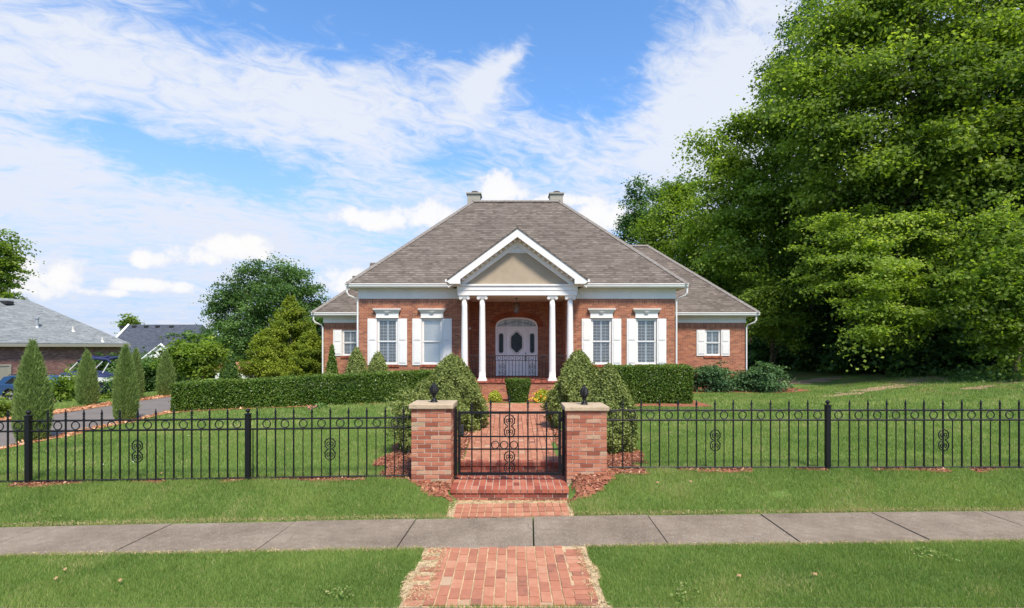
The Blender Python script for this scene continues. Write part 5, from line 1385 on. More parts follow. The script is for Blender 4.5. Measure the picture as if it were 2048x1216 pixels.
# bushes by the right wing
gW = 'feathery bushes in front of the right wing'
for i, (px, py, d, r, lab, sc) in enumerate(((1423, 752, 22.9, .78, 'large feathery dark green bush under the right wing window', 1.0), (1474, 760, 23.2, .50, 'smallest feathery bush, between the two larger ones at the house corner', .8), (1530, 755, 22.8, .78, 'large feathery dark green bush past the right corner of the house', 1.0))):
    x = WX(px, d); zc = ZC + (HY - py) * d / F
    tree('bush', lab, (x, d), [('w', x - r * .45, d, zc - .05, r * .72), ('w', x + r * .45, d + .1, zc - .08, r * .70), ('w', x, d - .1, zc + .12 * sc, r * .72), ('w', x - r * .1, d - .3, zc - .35, r * .6), ('w', x + r * .7, d, zc - .3, r * .45), ('w', x - r * .7, d, zc - .3, r * .45)], .085, 480, 'l_burning', .04, 'bush', gW, spray=.35, seed=20 + i, stems=3, ext=1.15)

# columnar junipers by the driveway
gJ = 'columnar junipers along the driveway'
jp = lambda t: np.clip(np.sin(np.clip(t * .90 + .13, 0, 1) * pi) ** .6 * (1.02 - .62 * t ** .9) * 1.28, .05, 1.1)
for i, (px, d, top, wpx, lab) in enumerate(((65, 11.75, 685, 71, 'largest columnar juniper, nearest the fence beside the driveway'), (251, 14.6, 695, 47, 'columnar juniper on the lawn side of the driveway, second from the fence'), (174, 18.5, 705, 41, 'columnar juniper on the far side of the driveway, in front of the boat'), (272, 20.6, 701, 26, 'columnar juniper mostly hidden behind the second one'), (332, 22.0, 706, 36, 'columnar juniper nearest the left end of the long hedge'))):
    x = WX(px, d); z = gz1(x, d); h = ZC + (HY - top) * d / F - z
    surf_shrub('juniper', lab, x, d, h * 1.0, wpx / 2 * d / F * .76, .07 + .003 * (d - 11), int(26000 if i < 2 else 12000), 'l_juniper', 'juniper', gJ, jp, 30 + i, lump=.06, hairy=1, tint=.03)

# ------------------------------------------------------------------ neighbours and background, left
def neighbour():
    A = Vector((-34.6, 30.0, 0)); B = Vector((-30.5, 44.0, 0)); u = (B - A).normalized(); n = Vector((u.y, -u.x, 0))
    N = thing('neighbour_house', (-37, 38, -1.0), 'long brick house with a grey shingle hip roof at the far left', 'house')
    ze = 2.62; w = 4.45
    P = lambda s, t, z: (A.x + u.x * s - n.x * t, A.y + u.y * s - n.y * t, z); L = (B - A).length
    m = MB(); o = .45
    m.quad(P(-6, o, -1.6), P(L - o, o, -1.6), P(L - o, o, 2.35), P(-6, o, 2.35))
    m.quad(P(L - o, o, -1.6), P(L - o, 2 * w, -1.6), P(L - o, 2 * w, 2.35), P(L - o, o, 2.35)); m.build('wall', 'brick_n', N)
    m = MB(); E0, E1, R1, R0 = P(-6, 0, ze), P(L, 0, ze), P(L - w, w, 5.84), P(-6, w, 5.84); F1, F0 = P(L, 2 * w, ze), P(-6, 2 * w, ze)
    m.quad(E0, E1, R1, R0); m.quad(E1, F1, R1); m.quad(F1, F0, R0, R1); lo = lambda p: (p[0], p[1], p[2] - .05)
    m.quad(lo(E0), lo(E1), E1, E0); m.quad(lo(E1), lo(F1), F1, E1); m.quad(lo(E0), lo(F0), lo(F1), lo(E1)); rf = m.build('roof', 'shingle_n', N)
    m = MB(); q = [P(-6, 0, 2.36), P(L, 0, 2.36), P(L, .08, 2.36), P(-6, .08, 2.36), P(-6, 0, 2.56), P(L, 0, 2.56), P(L, .08, 2.56), P(-6, .08, 2.56)]; m.hexa(q)
    q = [P(-6, .08, 2.34), P(L, .08, 2.34), P(L, .5, 2.34), P(-6, .5, 2.34), P(-6, .08, 2.37), P(L, .08, 2.37), P(L, .5, 2.37), P(-6, .5, 2.37)]; m.hexa(q)
    q = [P(L - .08, .08, 2.36), P(L, .08, 2.36), P(L, 2 * w, 2.36), P(L - .08, 2 * w, 2.36), P(L - .08, .08, 2.56), P(L, .08, 2.56), P(L, 2 * w, 2.56), P(L - .08, 2 * w, 2.56)]; m.hexa(q)
    m.build('fascia', 'cream', N)
    # garage door edge seen at the very left
    def s_at(px):
        k = (px - 1024) / F; a = Vector(P(0, o, 0)); return (k * a.y - a.x) / (u.x - k * u.y)
    s1 = s_at(17); s0 = s1 - 2.6
    m = MB(); q = lambda a, b, t0, t1, z0, z1: [P(a, t0, z0), P(b, t0, z0), P(b, t1, z0), P(a, t1, z0), P(a, t0, z1), P(b, t0, z1), P(b, t1, z1), P(a, t1, z1)]
    zt_ = ZC - 37 * P(s1, 0, 0)[1] / F
    m.hexa(q(s0, s1, o - .04, o, -1.2, zt_)); gd = m.build('garage_door', 'cream', N)
    m = MB(); m.hexa(q(s1, s1 + .12, o - .07, o, -1.2, zt_ + .12)); m.hexa(q(s0, s1, o - .07, o, zt_, zt_ + .12)); m.build('garage_trim', 'cream', gd)
    # vents
    def roofpt(px, py):
        best = None
        for s in np.linspace(-4, L, 160):
            for t in np.linspace(0, w, 60):
                x, y, z = P(s, t, ze + (5.84 - ze) * t / w); e = (1024 + F * x / y - px) ** 2 + (HY - F * (z - ZC) / y - py) ** 2
                if best is None or e < best[0]: best = (e, x, y, z)
        return best[1:]
    x, y, z = roofpt(75, 653); m = MB(); m.lathe(x, y, [(.16, z - .1), (.11, z + .05), (.11, z + .55), (.17, z + .56), (.17, z + .68), (.05, z + .72)], 12); m.build('vent_pipe', 'silver', rf)
    for px, py in ((147, 661), (205, 681)):
        x, y, z = roofpt(px, py); m = MB(); m.lathe(x, y, [(.17, z - .1), (.07, z + .08), (.07, z + .32)], 10); m.build('vent_pipe', 'white_old', rf)
    x, y, z = roofpt(12, 606); m = MB(); m.box(x - .3, x + .3, y - .3, y + .3, z - .1, z + .16); m.build('roof_vent', 'black_plastic', rf, bevel=.04)
neighbour()
def far_house():
    d = 66; Hh = thing('far_house', (WX(290, d), d, -1.2), 'distant house with a charcoal roof behind the brick neighbour house', 'house')
    x0, x1 = WX(205, d), WX(368, d); zr = ZC + 49 * d / F; ze = ZC - 10 * d / F
    m = MB(); m.quad((x0, d, ze), (x1 + .8, d, ze), (x1 - .3, d + 4.5, zr), (x0, d + 4.5, zr)); m.quad((x1 + .8, d, ze), (x1 + .8, d + 9, ze), (x1 - .3, d + 4.5, zr)); m.quad((x0, d + 9, ze), (x0, d + 4.5, zr), (x1 - .3, d + 4.5, zr), (x1 + .8, d + 9, ze))
    rf = m.build('roof', 'shingle_d', Hh)
    m = MB(); m.box(x0 + .3, x1 + .4, d + .5, d + 8.6, -1.6, ze); m.add([(x0 + .3, d + .6, ze), (x0 + .3, d + 8.4, ze), (x0 + .3, d + 4.5, zr - .2)], [(0, 2, 1)]); m.build('wall', 'white_old', Hh)
    m = MB(); m.tube([(x0, d - .05, ze), (x0, d + 4.5, zr + .02)], .14, 4); m.build('rake_board', 'white', Hh)
    # front cross gable with white trim
    cx = WX(322, d - 3); y = d - 3; zt = ZC + 6 * y / F; zb_ = ZC - 30 * y / F; hw = 2.6
    m = MB(); m.quad((cx - hw, y, zb_), (cx, y, zt), (cx, d + 3, zt), (cx - hw, d + 3, zb_)); m.quad((cx, y, zt), (cx + hw, y, zb_), (cx + hw, d + 3, zb_), (cx, d + 3, zt)); m.build('gable_roof', 'shingle_d', Hh)
    m = MB(); m.tube([(cx - hw, y - .02, zb_), (cx, y - .02, zt), (cx + hw, y - .02, zb_)], .16, 4); m.prism_y([(cx - hw + .2, zb_ - 2), (cx + hw - .2, zb_ - 2), (cx + hw - .2, zb_), (cx, zt - .2), (cx - hw + .2, zb_)], y + .05, y + .3); m.build('gable_wall', 'white', Hh)
    m = MB()
    for px in (243, 268, 292, 315, 343):
        x = WX(px, d + 4); m.box(x - .22, x + .22, d + 3.9, d + 4.25, zr - .55, zr - .15)
    m.build('roof_vents', 'black_plastic', rf)
far_house()
def shed():
    d = 40; x0, x1 = WX(426, d), WX(490, d); s = thing('garden_shed', ((x0 + x1) / 2, d, -.6), 'small white shed with a faded red roof beyond the hedge', 'shed')
    zt, ze = ZC - 30 * d / F, ZC - 45 * d / F
    m = MB(); m.box(x0 + .1, x1 - .1, d + .1, d + 2.6, -1.4, ze); m.build('wall', 'white_old', s)
    m = MB(); m.quad((x0, d, ze - .05), (x1, d, ze - .05), (x1, d + 1.4, zt), (x0, d + 1.4, zt)); m.quad((x0, d + 2.8, ze - .05), (x0, d + 1.4, zt), (x1, d + 1.4, zt), (x1, d + 2.8, ze - .05)); m.build('roof', 'shingle_r', s)
    m = MB(); m.box(x0 + .8, x0 + 1.5, d + .06, d + .1, -1.4, ze - .15); m.build('door', 'cream', s)
shed()

def car():
    d = 34.0; x0 = WX(-12, d); L = 4.45; zg = -1.02; h = 1.60; yw = 1.78
    c = thing('parked_car', (x0 + L / 2, d + .9, zg), 'blue estate car with roof rails parked in front of the brick neighbour house', 'car')
    y0, y1 = d, d + yw; wr = .35; wx = [x0 + .95, x0 + 3.55]; wz = zg + .34
    def profile():
        p = [(x0 + .05, zg + .38)]
        for w_ in wx:
            for i in range(11):
                a = pi - pi * i / 10; p.append((w_ + .43 * cos(a), wz + .42 * sin(a)))
            if w_ == wx[0]: pass
        p += [(x0 + L - .06, zg + .34), (x0 + L, zg + .62), (x0 + L - .10, zg + .84), (x0 + L - .95, zg + 1.03), (x0 + .12, zg + 1.06), (x0, zg + .85), (x0, zg + .5)]
        return p
    m = MB(); m.prism_y(profile(), y0, y1); body = m.build('body', 'car_paint', c, bevel=.05)
    m = MB(); gp = [(x0 + .10, 1.04), (x0 + L - 1.0, 1.02), (x0 + L - 1.85, 1.53), (x0 + .95, 1.58), (x0 + .42, 1.50)]
    ins = .14
    def ring_(y, inset): return [(x0 + L / 2 - .35 + (px_ - (x0 + L / 2 - .35)) * (1 - inset), y, zg + z) for px_, z in gp]
    a_, b_ = [(x, y0 + .03, zg + z) for x, z in gp], [(x, y1 - .03, zg + z) for x, z in gp]
    top = [2, 3, 4]
    a_ = [(x, y0 + (.17 if i in top else .04), z) for i, (x, y, z) in enumerate(a_)]; b_ = [(x, y1 - (.17 if i in top else .04), z) for i, (x, y, z) in enumerate(b_)]
    m.add(a_ + b_, [(0, 1, 2, 3, 4), (9, 8, 7, 6, 5)] + [(i, i + 5, (i + 1) % 5 + 5, (i + 1) % 5) for i in range(5)]); m.build('roof', 'car_paint', c, bevel=.03)
    def lerp_side(x, z): t = (z - 1.03) / .5; return y0 + .04 + .13 * t - .012
    m = MB()
    for poly in ([(x0 + .62, 1.10), (x0 + 1.30, 1.09), (x0 + 1.30, 1.47), (x0 + .98, 1.46)], [(x0 + 1.36, 1.09), (x0 + 2.25, 1.08), (x0 + 2.25, 1.46), (x0 + 1.36, 1.47)], [(x0 + 2.31, 1.08), (x0 + 3.2, 1.08), (x0 + 2.62, 1.44), (x0 + 2.31, 1.46)]):
        k = len(poly); v = [(x, lerp_side(x, z) - .006, zg + z) for x, z in poly]; m.add(v, [tuple(range(k))])
    m.quad((x0 + .075, y0 + .2, zg + 1.08), (x0 + .36, y0 + .25, zg + 1.46), (x0 + .36, y1 - .25, zg + 1.46), (x0 + .075, y1 - .2, zg + 1.08))
    m.build('window', 'car_glass', c)
    m = MB(); m.box(x0 - .01, x0 + .22, y0 - .012, y0 + .25, zg + .84, zg + .98); m.build('taillight', 'red_lens', c, bevel=.02)
    m = MB(); m.box(x0 + .5, x0 + L - .5, y0 - .012, y0 + .02, zg + .28, zg + .38)
    for w_ in wx: m.ring((w_, y0 - .002, wz), .43, .03, 14, 6, 0, 180)
    m.box(x0 - .02, x0 + .35, y0 - .012, y1 + .012, zg + .34, zg + .50); m.build('cladding', 'black_plastic', c)
    m = MB()
    for yy in (y0 + .22, y1 - .22): m.tube([(x0 + .7, yy, zg + 1.57), (x0 + .8, yy, zg + 1.64), (x0 + 2.4, yy, zg + 1.62), (x0 + 2.55, yy, zg + 1.54)], .022, 6)
    m.build('roof_rail', 'black_plastic', c)
    for w_ in wx:
        for ys in (y0 + .02, y1 - .24):
            m = MB(); m.cyl_y(w_, wz, .34, ys, ys + .22, 24); w = m.build('wheel', 'rubber', c, bevel=.02)
            m = MB(); m.cyl_y(w_, wz, .22, ys - .008, ys + .02, 20)
            m.build('rim', 'silver', w)
            m = MB()
            for k in range(5):
                a = 2 * pi * k / 5 + .3; m.prism_y([(w_ + .07 * cos(a - .5), wz + .07 * sin(a - .5)), (w_ + .19 * cos(a - .22), wz + .19 * sin(a - .22)), (w_ + .19 * cos(a + .22), wz + .19 * sin(a + .22)), (w_ + .07 * cos(a + .5), wz + .07 * sin(a + .5))], ys - .012, ys - .007)
            m.build('rim_opening', 'dark', w)
car()
def boat():
    d = 31.0; xa, xb = WX(92, d), WX(236, d); b = thing('motor_boat', ((xa + xb) / 2, d + 1, -.9), 'navy blue motor boat with a white stripe and folded navy canopy, on a trailer', 'boat')
    Z = lambda py: ZC + (HY - py) * d / F; L = xb - xa; cy = d + 1.0
    def hull(z0f, z1f, w0, w1, mat, name):
        m = MB(); n = 16; rows = []
        for i in range(n + 1):
            t = i / n; x = xa + L * t; wid = min(1, (t * 2.6 + .02)) ** .6
            z0, z1 = z0f(t), z1f(t)
            rows.append([(x, cy - w0 * wid, z0), (x, cy - w1 * wid, z1), (x, cy + w1 * wid, z1), (x, cy + w0 * wid, z0)])
        vs = [p for r in rows for p in r]; fs = []
        for i in range(n):
            for j in range(4): fs.append((i * 4 + j, i * 4 + (j + 1) % 4, (i + 1) * 4 + (j + 1) % 4, (i + 1) * 4 + j))
        fs += [(0, 3, 2, 1), (n * 4, n * 4 + 1, n * 4 + 2, n * 4 + 3)]; m.add(vs, fs); return m.build(name, mat, b)
    hull(lambda t: Z(786) + .5 * (1 - min(1, t * 2.2)) ** 2, lambda t: Z(765) + .12 * (1 - t), .62, 1.02, 'navy', 'hull')
    hull(lambda t: Z(765) + .001 + .12 * (1 - t), lambda t: Z(756) + .14 * (1 - t), 1.03, 1.07, 'white', 'stripe')
    hull(lambda t: Z(756) + .001 + .14 * (1 - t), lambda t: Z(756) + .14 * (1 - t) + .28 * sin(pi * min(1, t * 1.05 + .08)) , 1.06, .55, 'canvas', 'cover')
    m = MB()
    for yy in (cy - .95, cy + .95):
        m.tube([(WX(135, d), yy, Z(743)), (WX(158, d), yy, Z(721))], .035, 6); m.tube([(WX(204, d), yy, Z(746)), (WX(219, d), yy, Z(722))], .035, 6)
    m.build('canopy_frame', 'white', b)
    m = MB()
    for yy in (cy - .95, cy + .95): m.tube([(WX(155, d), yy, Z(724)), (WX(162, d), yy, Z(719)), (WX(190, d), yy, Z(717)), (WX(214, d), yy, Z(719)), (WX(221, d), yy, Z(727))], [.06, .08, .09, .085, .05], 8)
    for px in (161, 190, 215): m.tube([(WX(px, d), cy - .95, Z(718)), (WX(px, d), cy, Z(714)), (WX(px, d), cy + .95, Z(718))], .07, 8)
    m.build('canopy', 'canvas', b, smooth=True)
    m = MB(); zt = Z(790); m.tube([(xa - .8, cy, zt), (xb - .3, cy, zt)], .05, 4)
    for x in (xa + 1.2, xb - 1.4): m.tube([(x, cy - .9, zt), (x, cy + .9, zt)], .04, 4)
    m.build('trailer', 'silver', b)
    for yy in (cy - 1.0, cy + .85):
        m = MB(); m.cyl_y(xb - 1.4, zt - .12, .3, yy, yy + .16, 18); w = m.build('trailer_wheel', 'rubber', b)
        m = MB(); m.box(xb - 1.78, xb - 1.02, yy - .02, yy + .18, zt + .19, zt + .23); m.build('mudguard', 'silver', w)
boat()

# shrubs and trees on the left
bl = lambda px, py, d, r: (px, py, d, r)
tree('bush', 'broad leafy mid green bush left of the boat', (WX(128, 22), 22), [bl(128, 775, 22, .62), bl(112, 785, 22, .45), bl(146, 782, 22, .45), bl(150, 765, 22.4, .4)], .11, 330, 'l_maple', .05, 'bush', spray=.4, seed=40, stems=3, tint=-.05)
tree('bush', 'low olive bush at the left edge behind the fence', (WX(18, 15.5), 15.5), [bl(5, 818, 15.5, .36), bl(28, 822, 15.5, .32), bl(44, 828, 15.6, .26)], .08, 420, 'l_cypress', .03, 'bush', spray=.25, seed=41, tint=-.25, stems=3)
tree('bush', 'small low olive bush on the mulch between two junipers', (WX(212, 21), 21), [bl(205, 800, 21, .26), bl(220, 798, 21, .3)], .08, 420, 'l_cypress', .03, 'bush', spray=.25, seed=42, tint=-.3, stems=3)
gh = 'tall background shrubs behind the junipers'
for i, (px, py, d, r, lab) in enumerate(((218, 750, 36, 1.6, 'dark shrub directly behind the boat stern'), (290, 755, 27, 1.15, 'large rounded dark shrub right of the second juniper'), (358, 758, 29, 1.15, 'rounded dark shrub behind the juniper nearest the hedge'), (318, 748, 31, 1.2, 'rounded shrub set back between two junipers'))):
    x = WX(px, d); zc = ZC + (HY - py) * d / F
    tree('large_shrub', lab, (x, d), [('w', x - r * .5, d, zc - .1, r * .75), ('w', x + r * .5, d, zc - .15, r * .75), ('w', x, d - .2, zc + r * .2, r * .75), ('w', x, d - .5, zc - r * .7, r * .8)], .13, 200, 'l_mid', .06, 'shrub', gh, spray=.5, seed=44 + i, stems=3, tint=-.06)
tree('small_tree', 'light green small spreading tree behind the left end of the long hedge', (WX(395, 26), 26), [bl(365, 725, 26, .9), bl(400, 712, 26, 1.0), bl(418, 718, 26, .6), bl(380, 700, 26, .6), bl(350, 708, 26, .5), bl(402, 738, 26, .6)], .13, 190, 'l_bright', .06, 'tree', spray=.5, seed=50, stems=2, tint=-.12)
cf = lambda t: np.clip((1 - t) ** .9 + .03, .03, 1)
surf_shrub('cone_tree', 'small green cone tree in front of the white shed', WX(459, 30), 30, 1.95, .58, .10, 4500, 'l_mid', 'tree', None, cf, 51, lump=.1, zb=-.1 if False else gz1(WX(459, 30), 30))
surf_shrub('cone_tree', 'thin pointed young conifer in front of the far charcoal roof', WX(352, 36), 36, 2.9, .45, .12, 3000, 'l_bright', 'tree', None, cf, 52, lump=.15, tint=-.1)
tree('maple_tree', 'big rounded dark green maple behind the yellow green cypress', (WX(520, 44), 44),
     [bl(450, 612, 44, 1.4), bl(478, 578, 44, 1.5), bl(520, 560, 44, 1.5), bl(565, 556, 44, 1.4), bl(600, 575, 44, 1.4), bl(612, 610, 44, 1.3), bl(560, 600, 43, 1.8), bl(505, 615, 43, 1.9), bl(455, 655, 44, 1.3), bl(440, 690, 44, 1.1), bl(500, 670, 43, 1.8), bl(480, 690, 43.5, 1.3), bl(550, 660, 43, 1.9), bl(600, 650, 44, 1.7), bl(540, 715, 44, 1.6), bl(600, 700, 44, 1.5), bl(430, 605, 44.5, .7), bl(590, 552, 44, .9)],
     .16, 115, 'l_mid', .22, 'tree', spray=.85, flat=.42, seed=53, tint=.02)
def cypress(name, label, px, d, top, base_r, seed, mat='l_cypress', tint=0.):
    """feathery leyland type: many rising flattened fans on a central leader"""
    rng = np.random.default_rng(seed); x = WX(px, d); zb = gz1(x, d); h = ZC + (HY - top) * d / F - zb; root = thing(name, (x, d, zb), label, 'tree')
    m = MB(); m.tube([(x, d, zb - .1), (x + .05, d, zb + h * .5), (x, d, zb + h * .97)], [.14, .08, .01], 8); Ps, Ns, Ts = [], [], []
    for k in range(150):
        t = rng.uniform(.02, 1) ** .9; a = rng.uniform(0, 2 * pi); rr = base_r * (1 - t) ** .72 * rng.uniform(.45, 1.22) + .12
        p0 = np.array([x, d, zb + h * t * .88]); dr = np.array([cos(a), sin(a), .42]); e = p0 + dr * rr
        if k % 2 == 0: limb(m, p0, e, .03, .006, rng, 4)
        n = int(160 + 330 * (1 - t)); s = rng.beta(2.6, 1.3, n); side = np.array([-sin(a), cos(a), 0]); wv = rng.normal(size=n) * .30 * rr * s ** .5 * .7
        P = p0 + dr * rr * s[:, None] * 1.08 + side * wv[:, None] + np.array([0, 0, 1]) * (rng.normal(size=n) * .07 + .10 * s ** 2 - .25 * np.abs(wv))[:, None]
        Ps.append(P); Ns.append(np.repeat([[cos(a) * .6, sin(a) * .6, 1.1]], n, 0)); Ts.append(np.full(n, rng.normal() * .14) + .35 * (s - .5) + .45)
    P = np.concatenate(Ps); V, Q = leafquads(P, .10, rng, biasarr=np.concatenate(Ns), aspect=.4); fast_mesh('crown', V, Q, np.concatenate(Ts) + rng.normal(size=len(P)) * .12 + tint, mat, root)
    m.build('trunk', 'bark_pale', root)
cypress('cypress_tree', 'tall feathery yellow green cypress left of the house', 580, 29.5, 578, 1.75, 60)
cypress('cypress_tree', 'lower yellow green cypress in front of the tall one', 538, 28.5, 645, 1.25, 61)
cypress('cypress_tree', 'short yellow green cypress nearest the corner of the house', 622, 27.5, 655, 1.0, 62, tint=-.08)
tree('dark_tree', 'dark tree filling the gap between cypress and house wall', (WX(632, 33), 33), [bl(632, 655, 33, 1.0), bl(636, 690, 33, 1.1), bl(625, 720, 33, 1.2), bl(648, 640, 34, .8)], .16, 130, 'l_dark', .12, 'tree', spray=.5, seed=63)
tree('far_tree', 'leafy tree behind the brick neighbour house at the left edge', (WX(-8, 58), 58), [bl(-20, 500, 58, 2.6), bl(15, 500, 58, 1.4), bl(5, 540, 58, 2.0), bl(28, 530, 58, 1.0), bl(-30, 560, 58, 2.5), bl(18, 565, 58, 1.1), bl(-5, 600, 58, 2)], .26, 40, 'l_maple', .3, 'tree', spray=1.0, seed=64, tint=-.05)
tree('far_tree', 'small round tree top showing above the charcoal roof', (WX(256, 85), 85), [bl(256, 640, 85, .9), bl(250, 648, 85, .8), bl(264, 648, 85, .8)], .3, 50, 'l_maple', .15, 'tree', spray=.7, seed=65)
for i, (px, py, d, r, lab) in enumerate(((380, 690, 70, 2.2, 'distant tree just right of the charcoal roof'), (410, 682, 62, 1.9, 'distant tree left of the big maple'), (440, 720, 60, 2.4, 'low distant tree behind the small cone tree'), (395, 735, 60, 2.6, 'low distant tree behind the light green small tree'), (480, 735, 64, 2.4, 'low distant tree behind the white shed'))):
    x = WX(px, d); zc = ZC + (HY - py) * d / F
    tree('distant_tree', lab, (x, d), [('w', x, d, zc, r), ('w', x - r * .7, d, zc - r * .5, r * .8), ('w', x + r * .7, d, zc - r * .4, r * .8)], .3, 34, 'l_mid', .15, 'tree', 'distant trees beyond the lawn', spray=1.0, seed=66 + i)

# ------------------------------------------------------------------ the woods on the right
gR = 'tall trees along the right edge of the lawn'
tree('tall_tree', 'tallest broad tree at the right, its crown running out of the top of the photo', (21.5, 27.5),
     [bl(1640, 130, 28, 1.9), bl(1600, 200, 28, 1.7), bl(1690, 60, 28, 2.0), bl(1760, 10, 28, 2.2), bl(1740, 150, 27, 2.3), bl(1690, 240, 27, 2.1), bl(1850, 60, 27, 2.6), bl(1850, 190, 26.5, 2.5), bl(1950, 30, 27, 2.5), bl(1960, 160, 26, 2.6), bl(2040, 80, 27, 2.4), bl(2060, 210, 26, 2.4), bl(1780, 300, 26.5, 2.3), bl(1890, 320, 26, 2.4), bl(2000, 320, 26, 2.4), bl(1700, 370, 27, 2.1), bl(1800, 430, 27, 2.3), bl(1920, 450, 27, 2.4), bl(2050, 430, 26.5, 2.2), bl(1640, 300, 28, 1.7), bl(1890, 560, 27.5, 1.9), bl(1960, 500, 27, 2.0), bl(1640, 430, 29, 1.6), bl(1930, 620, 27, 1.5), bl(1850, -60, 28, 2.6), bl(1990, -70, 28, 2.6), bl(1730, -60, 29, 2.2)],
     .185, 100, 'l_maple', .42, 'tree', gR, spray=1.15, flat=.42, cover=1.15, seed=80, tint=.07)
tree('tall_tree', 'tall tree with a looser bright green crown left of the tallest one', (17.6, 33.5),
     [bl(1560, 300, 33, 1.9), bl(1500, 340, 33.5, 1.9), bl(1450, 385, 34, 1.7), bl(1440, 320, 34, 1.3), bl(1520, 255, 33.5, 1.5), bl(1600, 260, 33, 1.8), bl(1560, 400, 32.5, 2.1), bl(1480, 440, 33, 2.0), bl(1620, 400, 32, 2.1), bl(1640, 500, 31.5, 2.1), bl(1560, 510, 32, 2.0), bl(1480, 520, 33, 1.8), bl(1420, 460, 34, 1.5), bl(1700, 480, 31, 1.9), bl(1410, 285, 34, .7), bl(1470, 268, 34, 1.0)],
     .18, 100, 'l_bright', .30, 'tree', gR, spray=1.1, flat=.42, cover=1.15, seed=81, tint=.06, stems=2)
tree('tall_tree', 'thin dark leaved tree top showing left of the tallest crown', (19.3, 34.5),
     [bl(1585, 100, 35, 1.3), bl(1550, 140, 35, .9), bl(1600, 50, 35.5, 1.1), bl(1620, 20, 36, .9), bl(1560, 190, 35, 1.0), bl(1530, 180, 35, .6), bl(1590, 160, 35, 1.3)],
     .16, 70, 'l_dark', .2, 'tree', gR, spray=.8, flat=.6, seed=82, tint=.12)
tree('tall_tree', 'mid green tree behind the right end of the house roof', (15.2, 41),
     [bl(1340, 430, 42, 1.7), bl(1310, 470, 42, 1.5), bl(1370, 400, 42, 1.4), bl(1400, 440, 41, 1.8), bl(1360, 490, 41, 1.9), bl(1300, 500, 43, 1.2), bl(1420, 510, 40, 1.9), bl(1440, 570, 39, 2.0), bl(1380, 560, 41, 1.8), bl(1480, 600, 38, 2.0), bl(1520, 560, 37, 1.9)],
     .20, 88, 'l_bright', .25, 'tree', gR, spray=1.1, flat=.42, cover=1.15, seed=83, tint=.0)
tree('tall_tree', 'dark pointed tree directly beside the right edge of the ridge, farthest back', (11.3, 48),
     [bl(1275, 395, 48, 1.0), bl(1270, 430, 48, 1.2), bl(1262, 460, 48, 1.3), bl(1290, 440, 48, 1.4), bl(1320, 400, 49, 1.3), bl(1345, 385, 49, 1.3), bl(1280, 370, 48, .6), bl(1375, 380, 49, 1.0), bl(1250, 478, 48, .8), bl(1310, 520, 48, 2.0)],
     .19, 85, 'l_dark', .25, 'tree', gR, spray=.9, flat=.45, seed=84, tint=.14)
tree('understory_tree', 'small tree with layered pale green leaves reaching out over the lawn', (WX(1800, 28.5), 28.5),
     [bl(1660, 470, 26, 1.2), bl(1720, 450, 26, 1.3), bl(1790, 470, 25.5, 1.3), bl(1850, 500, 25.5, 1.2), bl(1690, 520, 25, 1.2), bl(1760, 530, 24.6, 1.3), bl(1660, 565, 25, .9), bl(1740, 590, 24, 1.1), bl(1810, 570, 24.4, 1.2), bl(1700, 620, 24, .8), bl(1780, 630, 23.6, 1.0), bl(1840, 640, 23.4, .8), bl(1720, 665, 23.4, .65), bl(1790, 675, 23.2, .6), bl(1862, 600, 24, .9), bl(1630, 520, 26, .8)],
     .145, 150, 'l_bright', .12, 'tree', gR, spray=.85, seed=85, flat=.24, tint=.10)
tree('understory_tree', 'layered light green tree at the right edge of the photo', (WX(2030, 22), 22),
     [bl(2000, 520, 21, 1.3), bl(2040, 480, 21, 1.3), bl(1970, 570, 20.8, 1.0), bl(2030, 580, 20.5, 1.3), bl(1985, 620, 20.5, .9), bl(2050, 650, 20.3, 1.1), bl(2000, 440, 21.5, 1.0), bl(1990, 670, 20.5, .6), bl(2020, 700, 20.5, .8)],
     .14, 140, 'l_bright', .12, 'tree', gR, spray=.75, seed=86, flat=.3, tint=0)
tree('understory_tree', 'small light leafed tree just right of the house corner', (WX(1545, 31), 31),
     [bl(1530, 590, 30, 1.3), bl(1560, 620, 29.5, 1.3), bl(1530, 650, 29.5, 1.2), bl(1580, 660, 29.5, 1.1), bl(1520, 610, 30, 1.0), bl(1600, 590, 30, 1.3)],
     .15, 120, 'l_maple', .12, 'tree', gR, spray=.8, seed=87, flat=.35)
# dark thickets low along the wood edge
gD = 'dark bushes at the foot of the woods'
for i, (px, py, d, r, lab) in enumerate(((1610, 700, 34, 1.9, 'dark thicket bush near the trunks right of the house'), (1680, 690, 31, 1.9, 'dark thicket bush below the layered pale tree, left side'), (1760, 715, 28, 1.6, 'dark bluish bush right under the layered pale tree'), (1850, 690, 26.5, 1.8, 'dark thicket bush right of the layered pale tree'), (1930, 710, 24.5, 1.6, 'dark thicket bush near the right edge of the photo'), (2020, 720, 23.5, 1.5, 'dark thicket bush at the right edge of the photo'), (1550, 700, 38, 1.9, 'dark thicket bush just past the last feathery bush'), (1900, 600, 28, 2.1, 'tall dark thicket bush behind the layered pale tree'), (1980, 560, 29, 2.3, 'tallest dark thicket bush behind the right edge tree'))):
    x = WX(px, d); zc = ZC + (HY - py) * d / F
    tree('thicket_bush', lab, (x, d), [('w', x, d, zc, r), ('w', x - r * .8, d + .3, zc - r * .3, r * .8), ('w', x + r * .8, d + .3, zc - r * .3, r * .8), ('w', x, d - .2, zc - r * .8, r * .7), ('w', x + .3 * r, d + 1, zc + r * .7, r * .8)], .22, 62, 'l_dark', .08, 'bush', gD, spray=.8, seed=90 + i, flat=.2, stems=2, tint=(.06 if i in (2, 4) else 0))
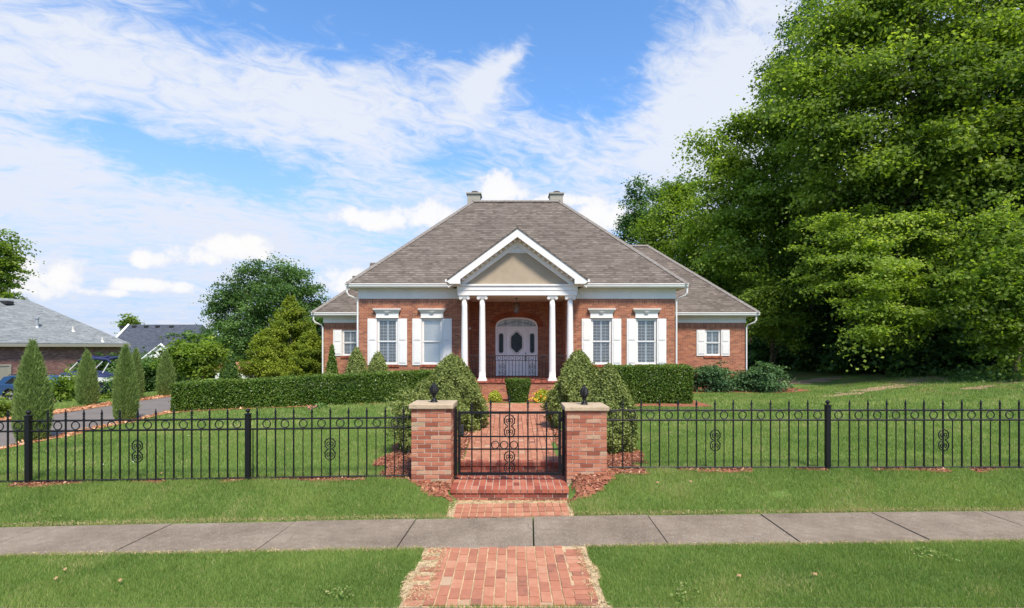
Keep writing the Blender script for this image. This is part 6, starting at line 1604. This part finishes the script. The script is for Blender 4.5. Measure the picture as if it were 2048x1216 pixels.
# bare trunks seen inside the wood edge
for i, (px, d, r, lab) in enumerate(((1590, 36, .20, 'thin straight trunk in the shade right of the house'), (1627, 35, .26, 'thicker trunk in the shade beside the thin straight one'), (1845, 29, .25, 'shaded trunk right of the layered pale tree'), (1500, 44, .2, 'pale trunk just past the corner of the wing roof'))):
    x = WX(px, d); z = gz1(x, d)
    tree('slender_tree', lab, (x, d), [('w', x + .4, d + .5, z + 9.0, 1.9), ('w', x - .8, d + .8, z + 10.5, 1.6), ('w', x + .9, d + 1, z + 11.5, 1.5)], .26, 40, 'l_maple', r, 'tree', gR, bark='bark', spray=1.0, seed=110 + i)
# deeper wood that reads as one mass
def deep_wood():
    rng = np.random.default_rng(5); Ps, Ts, Bs = [], [], []
    for k in range(110):
        y = rng.uniform(18, 62); x = (22.5 if y < 32 else 24.5 - (y - 32) * .33) + rng.uniform(1.5, 9); z = gz1(x, y) + rng.uniform(0, 13 if y < 45 else 9) ; r = rng.uniform(1.8, 2.8)
        p, t, b = spray_points((x, y, z), r, int(20 * 4 * pi * r * r), rng, 1.3, .3); Ps.append(p); Ts.append(t - .1); Bs.append(b)
    P = np.concatenate(Ps); V, Q = leafquads(P, .36, rng, biasarr=np.concatenate(Bs), aspect=.6)
    o = fast_mesh('woodland', V, Q, np.concatenate(Ts), 'l_dark'); tag(o, 'deep shaded wood filling the background behind the trees on the right', 'woodland', kind='stuff')
deep_wood()
def ground_cover():
    rng = np.random.default_rng(6); n = 16000; y = rng.uniform(20, 40, n); x = 19.0 + (y < 30) * 0 + rng.uniform(-1.4, 5, n) ** 1.0 + np.where(y > 28, -(y - 28) * .12, 0) + .5 * np.sin(y * 1.7)
    P = np.stack([x, y, gz(x, y) + rng.exponential(.14, n)], 1); V, Q = leafquads(P, .14, rng, bias=np.array([0, 0, .8]))
    o = fast_mesh('undergrowth', V, Q, rng.uniform(.2, .9, n), 'l_mid'); tag(o, 'low leafy undergrowth where the lawn meets the woods', 'undergrowth', kind='stuff')
ground_cover()
# fallen leaves on the lawns
for i, (px, py, lab) in enumerate(((1331, 964, 'pale fallen leaf on the bank right of the gate, larger one'), (1273, 966, 'tiny pale fallen leaf on the bank nearest the right pillar'), (323, 947, 'pale fallen leaf inside the left fence'), (1738, 1009, 'reddish fallen leaf low on the bank at the right'), (112, 1158, 'reddish fallen leaf on the near verge, nearest the left edge of the photo'), (240, 1162, 'brown fallen leaf on the near verge, middle one of the left group'), (130, 1140, 'small brown fallen leaf on the left verge just above the reddish one'), (1630, 1150, 'pale fallen leaf on the right verge below the sidewalk'), (1478, 1153, 'small pale fallen leaf on the near verge right of the brick path'))):
    d = 8.2 if py > 950 else 9.0
    if py > 1100: d = 5.5
    for _ in range(30):
        x = WX(px, d); z = gz1(x, d) + .045; d = (ZC - z) * F / (py - HY)
    m = MB(); s = .024
    m.add([(x - s, d, z), (x - s * .3, d - s * .8, z + .012), (x + s * .4, d - s * .7, z), (x + s, d, z + .02), (x + s * .3, d + s * .9, z + .01), (x - s * .5, d + s * .7, z + .02)], [(0, 1, 2, 3, 4, 5)], .7)
    o = m.build('fallen_leaf', 'leaf_litter'); tag(o, lab, 'leaf')
print('faces', sum(len(o.data.polygons) for o in bpy.data.objects if o.type == 'MESH'))
